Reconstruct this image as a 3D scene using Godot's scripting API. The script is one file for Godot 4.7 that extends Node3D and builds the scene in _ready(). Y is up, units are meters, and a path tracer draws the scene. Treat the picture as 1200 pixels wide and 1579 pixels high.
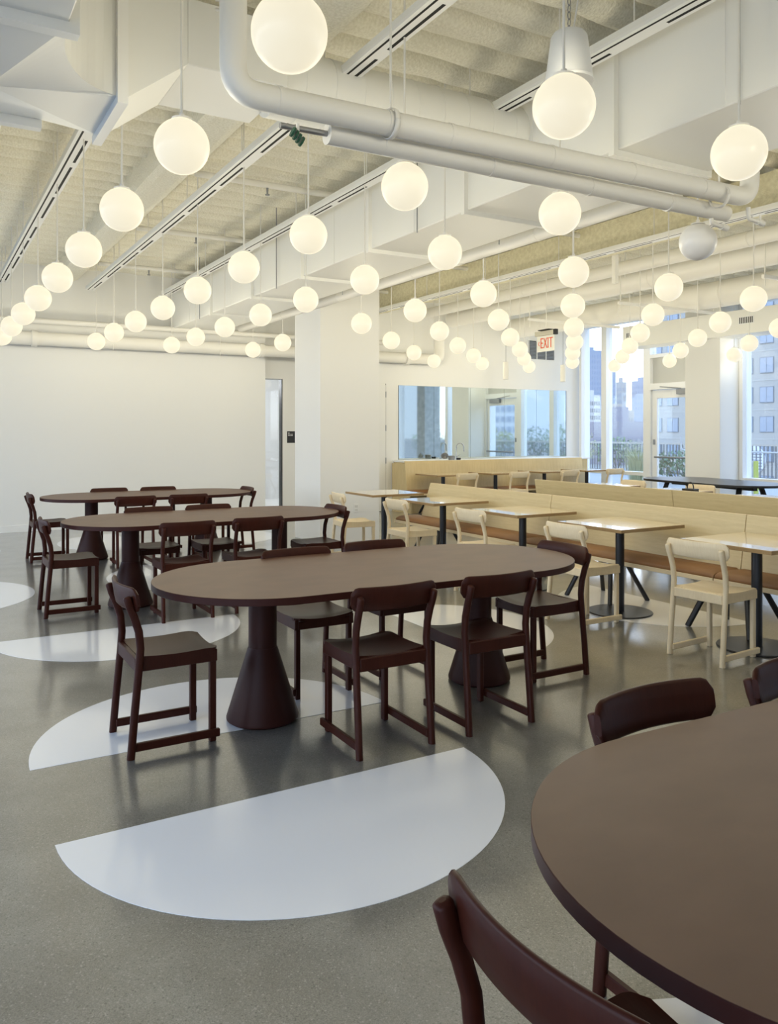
extends Node3D
# A canteen: oval brown tables, light wood settees, a grid of globe pendants under a sprayed deck.
# World: the ceiling slots run along Z, the ducts' cross pieces along X; the camera stands at the origin, 1.5 m up.

const EYE := 1.5
const ORD := ["first", "second", "third", "fourth", "fifth", "sixth", "seventh", "eighth", "ninth", "tenth", "eleventh", "twelfth", "thirteenth"]
const GLOBE_Y := 2.80
const DECK_Y := 4.02
var M := {}
var used := {}
var rng := RandomNumberGenerator.new()


func _ready() -> void:
	rng.seed = 7
	setup_camera_and_light()
	make_materials()
	build_shell()
	build_glazing()
	build_ceiling()
	build_ducts()
	build_outside()
	build_brown_tables()
	build_settee_area()
	build_counter()
	build_lamps()
	build_small_things()


# ------------------------------------------------------------------ camera, sky, exposure
func setup_camera_and_light() -> void:
	var cam := Camera3D.new()
	cam.name = "camera"
	cam.projection = Camera3D.PROJECTION_FRUSTUM
	cam.near = 0.05
	cam.far = 2000.0
	cam.size = 0.05 * 1579.0 / 1250.0
	cam.frustum_offset = Vector2(0, -0.05 * 124.5 / 1250.0)
	cam.position = Vector3(0, EYE, 0)
	cam.rotation_degrees = Vector3(0, -30.2, 0)
	add_child(cam)
	cam.current = true
	var env := Environment.new()
	env.background_mode = Environment.BG_SKY
	var sky := Sky.new()
	var sm := ProceduralSkyMaterial.new()
	sm.sky_top_color = Color(0.63, 0.79, 1.0)
	sm.sky_horizon_color = Color(0.92, 0.96, 1.0)
	sm.sky_curve = 0.35
	sm.ground_bottom_color = Color(0.42, 0.43, 0.44)
	sm.ground_horizon_color = Color(0.70, 0.72, 0.75)
	sm.sky_energy_multiplier = 1.0
	sky.sky_material = sm
	env.sky = sky
	env.background_energy_multiplier = 5.1
	env.tonemap_mode = Environment.TONE_MAPPER_LINEAR
	env.tonemap_exposure = 0.87
	env.sdfgi_enabled = true
	env.ssao_enabled = true
	env.ssil_enabled = true
	var we := WorldEnvironment.new()
	we.name = "world_environment"
	we.environment = env
	add_child(we)


# ------------------------------------------------------------------ helpers: nodes
func numbered(called: String) -> String:
	var n: int = used.get(called, 0)
	used[called] = n + 1
	return called if n == 0 else "%s_%03d" % [called, n]


func thing(called: String, label: String, category: String, at := Vector3.ZERO, turn := 0.0, group := "") -> Node3D:
	var o := Node3D.new()
	o.name = numbered(called)
	add_child(o, true)
	o.position = at
	o.rotation.y = turn
	tag(o, label, category, group)
	return o


func tag(o: Node3D, label: String, category: String, group := "") -> Node3D:
	o.set_meta("label", label)
	o.set_meta("category", category)
	if group != "":
		o.set_meta("group", group)
	return o


func part(parent: Node3D, called: String, mesh: Mesh, mat: Material, at := Vector3.ZERO, rot := Vector3.ZERO) -> MeshInstance3D:
	var o := MeshInstance3D.new()
	o.name = numbered(called) if parent == self else called
	o.mesh = mesh
	o.material_override = mat
	o.position = at
	o.rotation = rot
	parent.add_child(o, true)
	return o


func struct(called: String, mesh: Mesh, mat: Material, at := Vector3.ZERO, label := "") -> MeshInstance3D:
	var o := MeshInstance3D.new()
	o.name = called
	o.mesh = mesh
	o.material_override = mat
	o.position = at
	add_child(o, true)
	o.set_meta("kind", "structure")
	if label != "":
		o.set_meta("label", label)
	return o


func struct_node(called: String, at := Vector3.ZERO) -> Node3D:
	var o := Node3D.new()
	o.name = called
	o.position = at
	add_child(o, true)
	o.set_meta("kind", "structure")
	return o


# ------------------------------------------------------------------ helpers: shapes (corners run counter-clockwise seen from outside)
func begin() -> SurfaceTool:
	var st := SurfaceTool.new()
	st.begin(Mesh.PRIMITIVE_TRIANGLES)
	st.set_smooth_group(-1)
	return st


func done(st: SurfaceTool) -> ArrayMesh:
	st.generate_normals()
	return st.commit()


func tri(st: SurfaceTool, a: Vector3, b: Vector3, c: Vector3) -> void:
	st.add_vertex(a)
	st.add_vertex(c)
	st.add_vertex(b)


func quad(st: SurfaceTool, a: Vector3, b: Vector3, c: Vector3, d: Vector3) -> void:
	tri(st, a, b, c)
	tri(st, a, c, d)


func hexa(st: SurfaceTool, p: Array) -> void:
	# p: 4 bottom corners then 4 top corners, each counter-clockwise seen from above
	st.set_smooth_group(-1)
	quad(st, p[3], p[2], p[1], p[0])
	quad(st, p[4], p[5], p[6], p[7])
	for i in 4:
		var j := (i + 1) % 4
		quad(st, p[i], p[j], p[4 + j], p[4 + i])


func add_box(st: SurfaceTool, lo: Vector3, hi: Vector3) -> void:
	hexa(st, [Vector3(lo.x, lo.y, hi.z), Vector3(hi.x, lo.y, hi.z), Vector3(hi.x, lo.y, lo.z), Vector3(lo.x, lo.y, lo.z),
		Vector3(lo.x, hi.y, hi.z), Vector3(hi.x, hi.y, hi.z), Vector3(hi.x, hi.y, lo.z), Vector3(lo.x, hi.y, lo.z)])


func box(lo: Vector3, hi: Vector3) -> ArrayMesh:
	var st := begin()
	add_box(st, lo, hi)
	return done(st)


func add_rbox(st: SurfaceTool, lo: Vector3, hi: Vector3, b: float) -> void:
	# box with chamfered edges, built as the hull of three inset slabs
	var c := (lo + hi) / 2.0
	var h := (hi - lo) / 2.0
	st.set_smooth_group(-1)
	var v := func(x: float, y: float, z: float) -> Vector3: return c + Vector3(x, y, z)
	var hx := h.x
	var hy := h.y
	var hz := h.z
	var ix := hx - b
	var iy := hy - b
	var iz := hz - b
	for s in [-1.0, 1.0]:
		face(st, [v.call(s * hx, -iy, -iz), v.call(s * hx, iy, -iz), v.call(s * hx, iy, iz), v.call(s * hx, -iy, iz)], Vector3(s, 0, 0))
		face(st, [v.call(-ix, s * hy, -iz), v.call(ix, s * hy, -iz), v.call(ix, s * hy, iz), v.call(-ix, s * hy, iz)], Vector3(0, s, 0))
		face(st, [v.call(-ix, -iy, s * hz), v.call(ix, -iy, s * hz), v.call(ix, iy, s * hz), v.call(-ix, iy, s * hz)], Vector3(0, 0, s))
		for t in [-1.0, 1.0]:
			face(st, [v.call(s * hx, t * iy, -iz), v.call(s * ix, t * hy, -iz), v.call(s * ix, t * hy, iz), v.call(s * hx, t * iy, iz)], Vector3(s, t, 0))
			face(st, [v.call(s * hx, -iy, t * iz), v.call(s * ix, -iy, t * hz), v.call(s * ix, iy, t * hz), v.call(s * hx, iy, t * iz)], Vector3(s, 0, t))
			face(st, [v.call(-ix, s * hy, t * iz), v.call(-ix, s * iy, t * hz), v.call(ix, s * iy, t * hz), v.call(ix, s * hy, t * iz)], Vector3(0, s, t))
			for u in [-1.0, 1.0]:
				face(st, [v.call(s * hx, t * iy, u * iz), v.call(s * ix, t * hy, u * iz), v.call(s * ix, t * iy, u * hz)], Vector3(s, t, u))


func face(st: SurfaceTool, p: Array, out: Vector3) -> void:
	# a flat polygon turned so that it faces «out»
	var n: Vector3 = (p[1] - p[0]).cross(p[2] - p[0])
	if n.dot(out) < 0.0:
		p.reverse()
	for i in range(1, p.size() - 1):
		tri(st, p[0], p[i], p[i + 1])


func rbox(lo: Vector3, hi: Vector3, b := 0.004) -> ArrayMesh:
	var st := begin()
	add_rbox(st, lo, hi, b)
	return done(st)


func add_lathe(st: SurfaceTool, prof: Array, segs := 24, at := Vector3.ZERO) -> void:
	# prof: Vector2(radius, height) from bottom to top, outside on the right; a corner sharper than 35 degrees stays sharp
	var g := 1
	for k in prof.size() - 1:
		var a: Vector2 = prof[k]
		var b: Vector2 = prof[k + 1]
		if k > 0:
			var pd: Vector2 = a - prof[k - 1]
			if absf(pd.angle_to(b - a)) > 0.6:
				g += 1
		st.set_smooth_group(g % 30 + 1)
		for i in segs:
			var t0 := TAU * i / segs
			var t1 := TAU * (i + 1) / segs
			var a0 := at + Vector3(a.x * cos(t0), a.y, -a.x * sin(t0))
			var a1 := at + Vector3(a.x * cos(t1), a.y, -a.x * sin(t1))
			var b0 := at + Vector3(b.x * cos(t0), b.y, -b.x * sin(t0))
			var b1 := at + Vector3(b.x * cos(t1), b.y, -b.x * sin(t1))
			if a.x > 0.0:
				tri(st, a0, a1, b1)
			if b.x > 0.0:
				tri(st, a0, b1, b0)
	st.set_smooth_group(-1)


func lathe(prof: Array, segs := 24) -> ArrayMesh:
	var st := begin()
	add_lathe(st, prof, segs)
	return done(st)


func add_loft(st: SurfaceTool, rings: Array, smooth := true, caps := true) -> void:
	# rings: arrays of equally many points, each counter-clockwise seen from the end of the loft looking back at its start
	var n: int = rings[0].size()
	for k in rings.size() - 1:
		st.set_smooth_group(3 if smooth else -1)
		for i in n:
			var j := (i + 1) % n
			quad(st, rings[k][i], rings[k][j], rings[k + 1][j], rings[k + 1][i])
	st.set_smooth_group(-1)
	if caps:
		var e: Array = rings[rings.size() - 1]
		for i in range(1, n - 1):
			tri(st, e[0], e[i], e[i + 1])
			tri(st, rings[0][0], rings[0][i + 1], rings[0][i])


func section(at: Vector3, dir: Vector3, side: Vector3, w: float, h: float, n := 12, power := 2.0) -> Array:
	# an oval (power 2) or rounded-square (power 4) cross-section of size w x h, normal to dir
	var d := dir.normalized()
	var s := (side - d * side.dot(d)).normalized()
	var u := d.cross(s)
	var out := []
	for i in n:
		var t := TAU * (i + 0.5) / n
		var cx := cos(t)
		var cy := sin(t)
		var k := pow(pow(absf(cx), power) + pow(absf(cy), power), -1.0 / power)
		out.append(at + s * (cx * k * w / 2.0) + u * (cy * k * h / 2.0))
	return out


func add_sweep(st: SurfaceTool, path: Array, side: Vector3, w: float, h: float, n := 12, power := 2.0, domed := false) -> void:
	var rings := []
	for k in path.size():
		var a: Vector3 = path[maxi(k - 1, 0)]
		var b: Vector3 = path[mini(k + 1, path.size() - 1)]
		rings.append(section(path[k], b - a, side, w, h, n, power))
	if domed:
		var e: Vector3 = path[path.size() - 1]
		var d: Vector3 = (e - path[path.size() - 2]).normalized()
		for q in [[0.0035, 0.9], [0.0065, 0.68], [0.008, 0.36]]:
			rings.append(section(e + d * q[0], d, side, w * q[1], h * q[1], n, power))
	add_loft(st, rings)


func sweep(path: Array, side: Vector3, w: float, h: float, n := 12, power := 2.0, domed := false) -> ArrayMesh:
	var st := begin()
	add_sweep(st, path, side, w, h, n, power, domed)
	return done(st)


func pipe(path: Array, r: float, n := 16) -> ArrayMesh:
	var d: Vector3 = path[1] - path[0]
	var side := Vector3.UP if absf(d.normalized().y) < 0.8 else Vector3.RIGHT
	var st := begin()
	# a side vector that stays clear of every stretch of the path
	if path.size() > 2:
		var e: Vector3 = path[path.size() - 1] - path[path.size() - 2]
		var nrm := d.cross(e)
		if nrm.length() > 1e-5:
			side = nrm.normalized()
	add_sweep(st, path, side, r * 2.0, r * 2.0, n)
	return done(st)


func bend(a: Vector3, corner: Vector3, b: Vector3, r: float, n := 8) -> Array:
	# a path from a to b with a rounded corner
	var d0 := (corner - a).normalized()
	var d1 := (b - corner).normalized()
	var out := [a]
	for i in n + 1:
		var t := float(i) / n
		out.append((corner - d0 * r).lerp(corner, t).lerp(corner.lerp(corner + d1 * r, t), t))
	out.append(b)
	return out


func stadium(a: float, b: float, n := 24) -> PackedVector2Array:
	# outline of half-length a and half-width b, counter-clockwise seen from above with z pointing down the page
	var p := PackedVector2Array()
	for k in 2:
		for i in n + 1:
			var t := -PI / 2 + PI * i / n + PI * k
			p.append(Vector2((a - b) * (1.0 if k == 0 else -1.0) + b * cos(t), -b * sin(t)))
	return p


func add_slab(st: SurfaceTool, p: PackedVector2Array, y0: float, y1: float, bevel := 0.004) -> void:
	# a convex outline (x, z) raised from y0 to y1 with eased edges
	var n := p.size()
	var c := Vector2.ZERO
	for q in p:
		c += q / n
	var rings := []
	for e in [[y0, bevel], [y0 + bevel, 0.0], [y1 - bevel, 0.0], [y1, bevel]]:
		var ring := []
		for q in p:
			var m: Vector2 = q + (c - q).normalized() * e[1]
			ring.append(Vector3(m.x, e[0], m.y))
		rings.append(ring)
	for k in 3:
		st.set_smooth_group(4 if k == 1 else 5 + k)
		for i in n:
			var j := (i + 1) % n
			quad(st, rings[k][i], rings[k][j], rings[k + 1][j], rings[k + 1][i])
	st.set_smooth_group(-1)
	var bot := Vector3(c.x, y0, c.y)
	var top := Vector3(c.x, y1, c.y)
	for i in n:
		var j := (i + 1) % n
		tri(st, top, rings[3][i], rings[3][j])
		tri(st, bot, rings[0][j], rings[0][i])


# ------------------------------------------------------------------ materials
func plain(color: Color, rough := 0.6, metal := 0.0) -> StandardMaterial3D:
	var m := StandardMaterial3D.new()
	m.albedo_color = color
	m.roughness = rough
	m.metallic = metal
	return m


func c8(r: int, g: int, b: int) -> Color:
	return Color(r / 255.0, g / 255.0, b / 255.0)


func speckle_image(n: int, base: Color, amount: float, chips: int, sd: int) -> ImageTexture:
	var r := RandomNumberGenerator.new()
	r.seed = sd
	var noise := FastNoiseLite.new()
	noise.seed = sd
	noise.frequency = 0.006
	noise.fractal_octaves = 4
	var soft: Image = noise.get_seamless_image(n, n)
	var img := Image.create(n, n, false, Image.FORMAT_RGB8)
	for y in n:
		for x in n:
			var k := 1.0 + (r.randf() - 0.5) * amount + (soft.get_pixel(x, y).r - 0.5) * 0.22
			img.set_pixel(x, y, Color(base.r * k, base.g * k, base.b * k))
	for i in chips:
		var x := r.randi_range(0, n - 3)
		var y := r.randi_range(0, n - 3)
		var t := r.randf()
		var c := base * (1.3 if t > 0.45 else 0.68)
		var s := 2 if r.randf() > 0.85 else 1
		img.fill_rect(Rect2i(x, y, s, s), Color(minf(c.r, 1), minf(c.g, 1), minf(c.b, 1)))
	return ImageTexture.create_from_image(img)


func grain_image(n: int, a: Color, b: Color, sd: int, lines := 42.0, across := false) -> ImageTexture:
	# wood: long streaks along v with slow waves
	var no := FastNoiseLite.new()
	no.seed = sd
	no.frequency = 1.0
	no.fractal_octaves = 3
	var img := Image.create(n, n, false, Image.FORMAT_RGB8)
	for y in n:
		for x in n:
			var u := TAU * x / n
			var v := TAU * y / n
			var w := no.get_noise_3d(cos(v) * 0.35 + 9.0, sin(v) * 0.35, cos(u) * 1.2 + sin(u) * 0.9)
			var g := no.get_noise_3d(cos(u) * lines * 0.16, sin(u) * lines * 0.16, cos(v) * 0.5 + sin(v) * 0.4 + w)
			var f := no.get_noise_3d(cos(u) * lines, sin(u) * lines, 3.0 * cos(v) + 2.0 * sin(v))
			var t := clampf(0.5 + 0.55 * g + 0.35 * f + 0.25 * w, 0.0, 1.0)
			if across:
				img.set_pixel(y, x, a.lerp(b, t))
			else:
				img.set_pixel(x, y, a.lerp(b, t))
	return ImageTexture.create_from_image(img)


func noise_tex(freq: float, octaves: int, sd: int, ramp: Gradient = null, n := 512) -> NoiseTexture2D:
	var no := FastNoiseLite.new()
	no.seed = sd
	no.frequency = freq
	no.fractal_octaves = octaves
	var t := NoiseTexture2D.new()
	t.width = n
	t.height = n
	t.seamless = true
	t.noise = no
	if ramp:
		t.color_ramp = ramp
	return t


func ramp2(a: Color, b: Color) -> Gradient:
	var g := Gradient.new()
	g.set_color(0, a)
	g.set_color(1, b)
	return g


func tri_tex(m: StandardMaterial3D, tex: Texture2D, scale: Vector3, world := false) -> StandardMaterial3D:
	m.albedo_color = Color.WHITE
	m.albedo_texture = tex
	m.uv1_triplanar = true
	m.uv1_world_triplanar = world
	m.uv1_scale = scale
	m.uv1_triplanar_sharpness = 8.0
	return m


func make_materials() -> void:
	M.wall = plain(c8(232, 232, 230), 0.75)
	M.pillar = plain(c8(234, 234, 232), 0.7)
	M.frame = plain(c8(232, 234, 236), 0.45)
	M.paint = plain(c8(232, 230, 224), 0.5)
	M.duct = plain(c8(232, 232, 228), 0.42)
	M.white = plain(c8(236, 236, 234), 0.4)
	M.black = plain(c8(18, 18, 20), 0.45)
	M.slit = plain(c8(14, 14, 14), 0.8)
	M.dark_metal = plain(c8(26, 28, 34), 0.35)
	M.steel = plain(c8(190, 192, 196), 0.25, 1.0)
	M.galv = plain(c8(150, 152, 156), 0.4, 0.7)
	# polished concrete with fine aggregate
	var fl := plain(Color.WHITE, 0.3)
	tri_tex(fl, speckle_image(1024, c8(110, 109, 104), 0.36, 60000, 3), Vector3.ONE * 0.42, true)
	fl.metallic_specular = 0.7
	fl.clearcoat_enabled = true
	fl.clearcoat = 1.0
	fl.clearcoat_roughness = 0.13
	M.floor = fl
	M.floor_paint = plain(c8(240, 242, 247), 0.25)
	M.floor_paint.clearcoat_enabled = true
	M.floor_paint.clearcoat = 1.0
	M.floor_paint.clearcoat_roughness = 0.1
	# spray-on fireproofing
	var spray := plain(Color.WHITE, 0.95)
	tri_tex(spray, noise_tex(0.09, 4, 11, ramp2(c8(222, 218, 200), c8(248, 245, 232))), Vector3.ONE * 0.9, true)
	spray.heightmap_enabled = true
	spray.heightmap_texture = noise_tex(0.09, 4, 12)
	spray.heightmap_scale = 0.5
	M.spray = spray
	var tan := plain(Color.WHITE, 0.95)
	tri_tex(tan, noise_tex(0.03, 5, 21, ramp2(c8(214, 207, 176), c8(240, 235, 208))), Vector3.ONE * 0.9, true)
	tan.heightmap_enabled = true
	tan.heightmap_texture = noise_tex(0.09, 4, 12)
	tan.heightmap_scale = 0.6
	M.tan = tan
	# stained ash of the brown chairs and tables
	var brown := plain(Color.WHITE, 0.4)
	brown.metallic_specular = 0.3
	tri_tex(brown, grain_image(256, c8(54, 22, 14), c8(64, 29, 19), 31), Vector3(2.2, 2.2, 2.2))
	M.brown = brown
	var top := plain(Color.WHITE, 0.42)
	top.metallic_specular = 0.36
	tri_tex(top, noise_tex(0.012, 5, 33, ramp2(c8(86, 60, 46), c8(98, 71, 55))), Vector3(0.5, 0.5, 0.9))
	M.brown_top = top
	M.brown_edge = plain(c8(56, 24, 18), 0.42)
	M.brown_edge.metallic_specular = 0.32
	M.brown_base = plain(c8(50, 21, 16), 0.45)
	M.brown_base.metallic_specular = 0.3
	# pale wood
	var ash := plain(Color.WHITE, 0.5)
	tri_tex(ash, grain_image(256, c8(222, 203, 168), c8(231, 214, 181), 41), Vector3(2.4, 2.4, 2.4))
	M.ash = ash
	var ply := plain(Color.WHITE, 0.5)
	tri_tex(ply, grain_image(512, c8(202, 180, 132), c8(218, 197, 150), 43, 60.0), Vector3(1.1, 1.1, 1.1))
	M.ply = ply
	var ply_long := plain(Color.WHITE, 0.5)
	tri_tex(ply_long, grain_image(512, c8(204, 184, 138), c8(218, 199, 154), 44, 50.0, true), Vector3(0.7, 0.7, 0.7))
	M.ply_long = ply_long
	var ply_edge := plain(c8(226, 204, 162), 0.55)
	M.ply_edge = ply_edge
	var gloss := plain(Color.WHITE, 0.2)
	gloss.clearcoat_enabled = true
	gloss.clearcoat = 1.0
	gloss.clearcoat_roughness = 0.04
	tri_tex(gloss, grain_image(256, c8(214, 190, 150), c8(236, 218, 184), 45), Vector3(1.4, 1.4, 1.4))
	M.gloss_wood = gloss
	var edge := plain(Color.WHITE, 0.5)
	tri_tex(edge, grain_image(256, c8(136, 110, 72), c8(176, 146, 102), 46, 80.0), Vector3(4, 40, 4))
	M.wood_edge = edge
	M.leather = plain(c8(148, 105, 64), 0.55)
	var glass := plain(Color(0.93, 0.97, 1.0, 0.05), 0.02)
	glass.transparency = BaseMaterial3D.TRANSPARENCY_ALPHA
	M.glass = glass
	var mirror := plain(c8(226, 236, 236), 0.03, 1.0)
	M.mirror = mirror
	var globe := plain(c8(150, 146, 134), 0.25)
	globe.emission_enabled = true
	globe.emission = Color(1.0, 0.96, 0.85)
	globe.emission_energy_multiplier = 0.92
	M.globe = globe
	M.globe_off = plain(c8(242, 241, 240), 0.3)
	var conc := plain(Color.WHITE, 0.85)
	tri_tex(conc, noise_tex(0.02, 5, 61, ramp2(c8(126, 128, 126), c8(172, 174, 170))), Vector3.ONE * 0.5, true)
	M.concrete = conc


# ------------------------------------------------------------------ the shell
const XL := -2.8
const XR := 12.5
const ZB := -13.2
const ZF := 4.6
const REC := -13.55


func build_shell() -> void:
	var fl := struct("floor", box(Vector3(XL - 0.3, -0.25, REC - 0.1), Vector3(XR + 0.15, 0.0, ZF + 0.2)), M.floor, Vector3.ZERO, "polished speckled grey concrete floor")
	# half discs painted on the floor: centre of the flat side, direction of the bulge
	for h in [[1.335, -0.66, -90.0], [1.335, -3.145, 90.0], [1.335, -3.895, -90.0], [1.335, -6.38, 90.0], [0.05, -8.3, 0.0], [0.0, -11.3, 0.0],
			[2.55, -8.4, 180.0], [2.5, -11.4, 180.0], [3.35, -5.12, 0.0], [5.66, -4.95, 180.0], [3.6, -11.2, 0.0]]:
		var p := PackedVector2Array()
		for i in 49:
			var t: float = deg_to_rad(h[2]) + PI / 2 - PI * i / 48.0
			p.append(Vector2(h[0] + 0.905 * cos(t), h[1] + 0.905 * sin(t)))
		var st := begin()
		add_slab(st, p, 0.0, 0.0016, 0.0004)
		part(fl, "painted_half_disc", done(st), M.floor_paint)
	# the long back wall, its recess and the wall behind the counter
	struct("wall_back", box(Vector3(XL - 0.3, 0, ZB - 0.45), Vector3(5.206, DECK_Y + 0.3, ZB)), M.wall, Vector3.ZERO, "long plain white wall")
	var st := begin()
	for b in [[5.206, 0.0, 5.26, 4.1], [5.26, 2.44, 5.672, 4.1], [5.26, 0.0, 5.672, 0.04], [5.672, 0.0, 7.45, 4.1]]:
		add_box(st, Vector3(b[0], b[1], REC - 0.15), Vector3(b[2], b[3], REC))
	struct("wall_recess", done(st), M.wall)
	struct("wall_counter", box(Vector3(6.5, 0, ZB - 0.3), Vector3(XR + 0.3, DECK_Y + 0.3, ZB)), M.wall, Vector3.ZERO, "white wall behind the sink counter")
	struct("wall_front", box(Vector3(XL - 0.3, 0, ZF), Vector3(XR + 0.3, DECK_Y + 0.3, ZF + 0.2)), M.wall)
	# baseboards
	struct("baseboard_back", box(Vector3(XL, 0, ZB), Vector3(5.206, 0.1, ZB + 0.014)), M.white)
	struct("baseboard_counter", box(Vector3(7.66, 0, ZB), Vector3(7.8, 0.1, ZB + 0.014)), M.white)
	# the boxed-in column
	var col := struct("column", box(Vector3(4.64, 0, -10.63), Vector3(5.54, DECK_Y, -9.79)), M.pillar, Vector3.ZERO, "square white boxed-in column behind the brown tables")
	var plate := part(col, "wall_outlet", rbox(Vector3(5.14, 0.39, -9.79), Vector3(5.215, 0.51, -9.783), 0.003), M.white)
	for y in [0.425, 0.475]:
		part(plate, "socket", box(Vector3(5.155, y - 0.016, -9.783), Vector3(5.2, y + 0.016, -9.781)), plain(c8(214, 214, 212), 0.5))
	# glazed slot in the recess and the lit corridor behind it
	var w := struct_node("window_corridor", Vector3(0, 0, REC))
	part(w, "pane", box(Vector3(5.26, 0.04, -0.09), Vector3(5.66, 2.42, -0.08)), M.glass)
	part(w, "edge_channel", box(Vector3(5.655, 0.04, -0.12), Vector3(5.672, 2.44, 0.0)), M.black)
	part(w, "head_channel", box(Vector3(5.26, 2.425, -0.12), Vector3(5.655, 2.44, 0.0)), M.galv)
	var cs := begin()
	add_box(cs, Vector3(3.6, 0.0, -17.2), Vector3(7.4, 2.9, -17.0))
	add_box(cs, Vector3(3.4, 0.0, -17.2), Vector3(3.6, 2.9, ZB - 0.45))
	add_box(cs, Vector3(7.2, 0.0, -17.2), Vector3(7.4, 2.9, REC - 0.15))
	add_box(cs, Vector3(3.4, 2.8, -17.2), Vector3(7.4, 3.0, REC - 0.15))
	struct("wall_corridor", done(cs), M.wall)
	struct("floor_corridor", box(Vector3(3.4, -0.25, -17.2), Vector3(7.4, 0.0, REC - 0.1)), M.white)
	# the flush door in the counter wall
	var d := struct_node("door_1", Vector3(0, 0, ZB))
	part(d, "leaf", rbox(Vector3(6.72, 0.01, 0.0), Vector3(7.6, 2.37, 0.02), 0.002), M.wall)
	part(d, "jamb", box(Vector3(7.604, 0, 0.0), Vector3(7.625, 2.39, 0.014)), M.slit)
	part(d, "jamb", box(Vector3(7.607, 0, 0.0), Vector3(7.655, 2.4, 0.016)), M.wall)
	for y in [0.95, 1.56, 2.19]:
		part(d, "hinge", lathe([Vector2(0, -0.055), Vector2(0.011, -0.055), Vector2(0.011, 0.055), Vector2(0, 0.055)], 10), M.galv, Vector3(7.602, y, 0.022))
	# louvred grille high in the counter wall
	var g := thing("wall_grille", "grey louvred air grille high on the white wall behind the exit sign", "grille", Vector3(11.39, 3.21, ZB + 0.002))
	part(g, "backing", box(Vector3(-0.37, -0.19, 0.0), Vector3(0.37, 0.19, 0.006)), plain(c8(70, 74, 80), 0.7))
	for i in 12:
		part(g, "slat", box(Vector3(-0.36, -0.008, 0.0), Vector3(0.36, 0.008, 0.02)), plain(c8(140, 146, 154), 0.5) if i == 0 else g.get_child(1).material_override, Vector3(0, -0.165 + 0.03 * i, 0.006), Vector3(0.5, 0, 0))
	for x in [-0.372, -0.125, 0.125, 0.36]:
		part(g, "mullion", box(Vector3(x, -0.195, 0.0), Vector3(x + 0.012, 0.195, 0.032)), M.frame)
	# room plaque
	var pl := thing("room_plaque", "small black plaque with white lettering beside the glazed slot", "sign", Vector3(5.845, 1.395, REC))
	part(pl, "plate", rbox(Vector3(-0.085, -0.105, 0.0), Vector3(0.085, 0.105, 0.006), 0.002), M.black)
	var k := 0
	for row in [[0.03, 0.0], [0.045, 0.045], [0.05, 0.04]]:
		var x := -0.07
		for len in row:
			if len > 0.0:
				part(pl, "lettering", box(Vector3(x, 0.068 - 0.022 * k, 0.006), Vector3(x + len, 0.076 - 0.022 * k, 0.0065)), M.white)
			x += len + 0.006
		k += 1


# ------------------------------------------------------------------ glazing
func mull(w: Node3D, called: String, x0: float, x1: float, y0: float, y1: float, z0: float, z1: float) -> void:
	part(w, called, box(Vector3(x0, y0, z0), Vector3(x1, y1, z1)), M.frame)


func bay(n: int, z0: float, z1: float, top := 3.78, x := XR) -> void:
	# one bay of storefront glazing in a wall at x, from z0 to z1
	var w := struct_node("window_%d" % n, Vector3(x, 0, 0))
	var a := 0.035
	mull(w, "mullion", -0.1, 0.08, 0.0, top, z0 - a, z0 + a)
	mull(w, "mullion", -0.1, 0.08, 0.0, top, z1 - a, z1 + a)
	mull(w, "head", -0.1, 0.08, top - 0.07, top, z0 + a, z1 - a)
	mull(w, "transom", -0.1, 0.08, 0.62, 0.69, z0 + a, z1 - a)
	mull(w, "sill", -0.1, 0.08, 0.0, 0.07, z0 + a, z1 - a)
	part(w, "pane", box(Vector3(-0.004, 0.69, z0 + a), Vector3(0.004, top - 0.07, z1 - a)), M.glass)
	part(w, "pane", box(Vector3(-0.004, 0.07, z0 + a), Vector3(0.004, 0.62, z1 - a)), M.glass)


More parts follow.
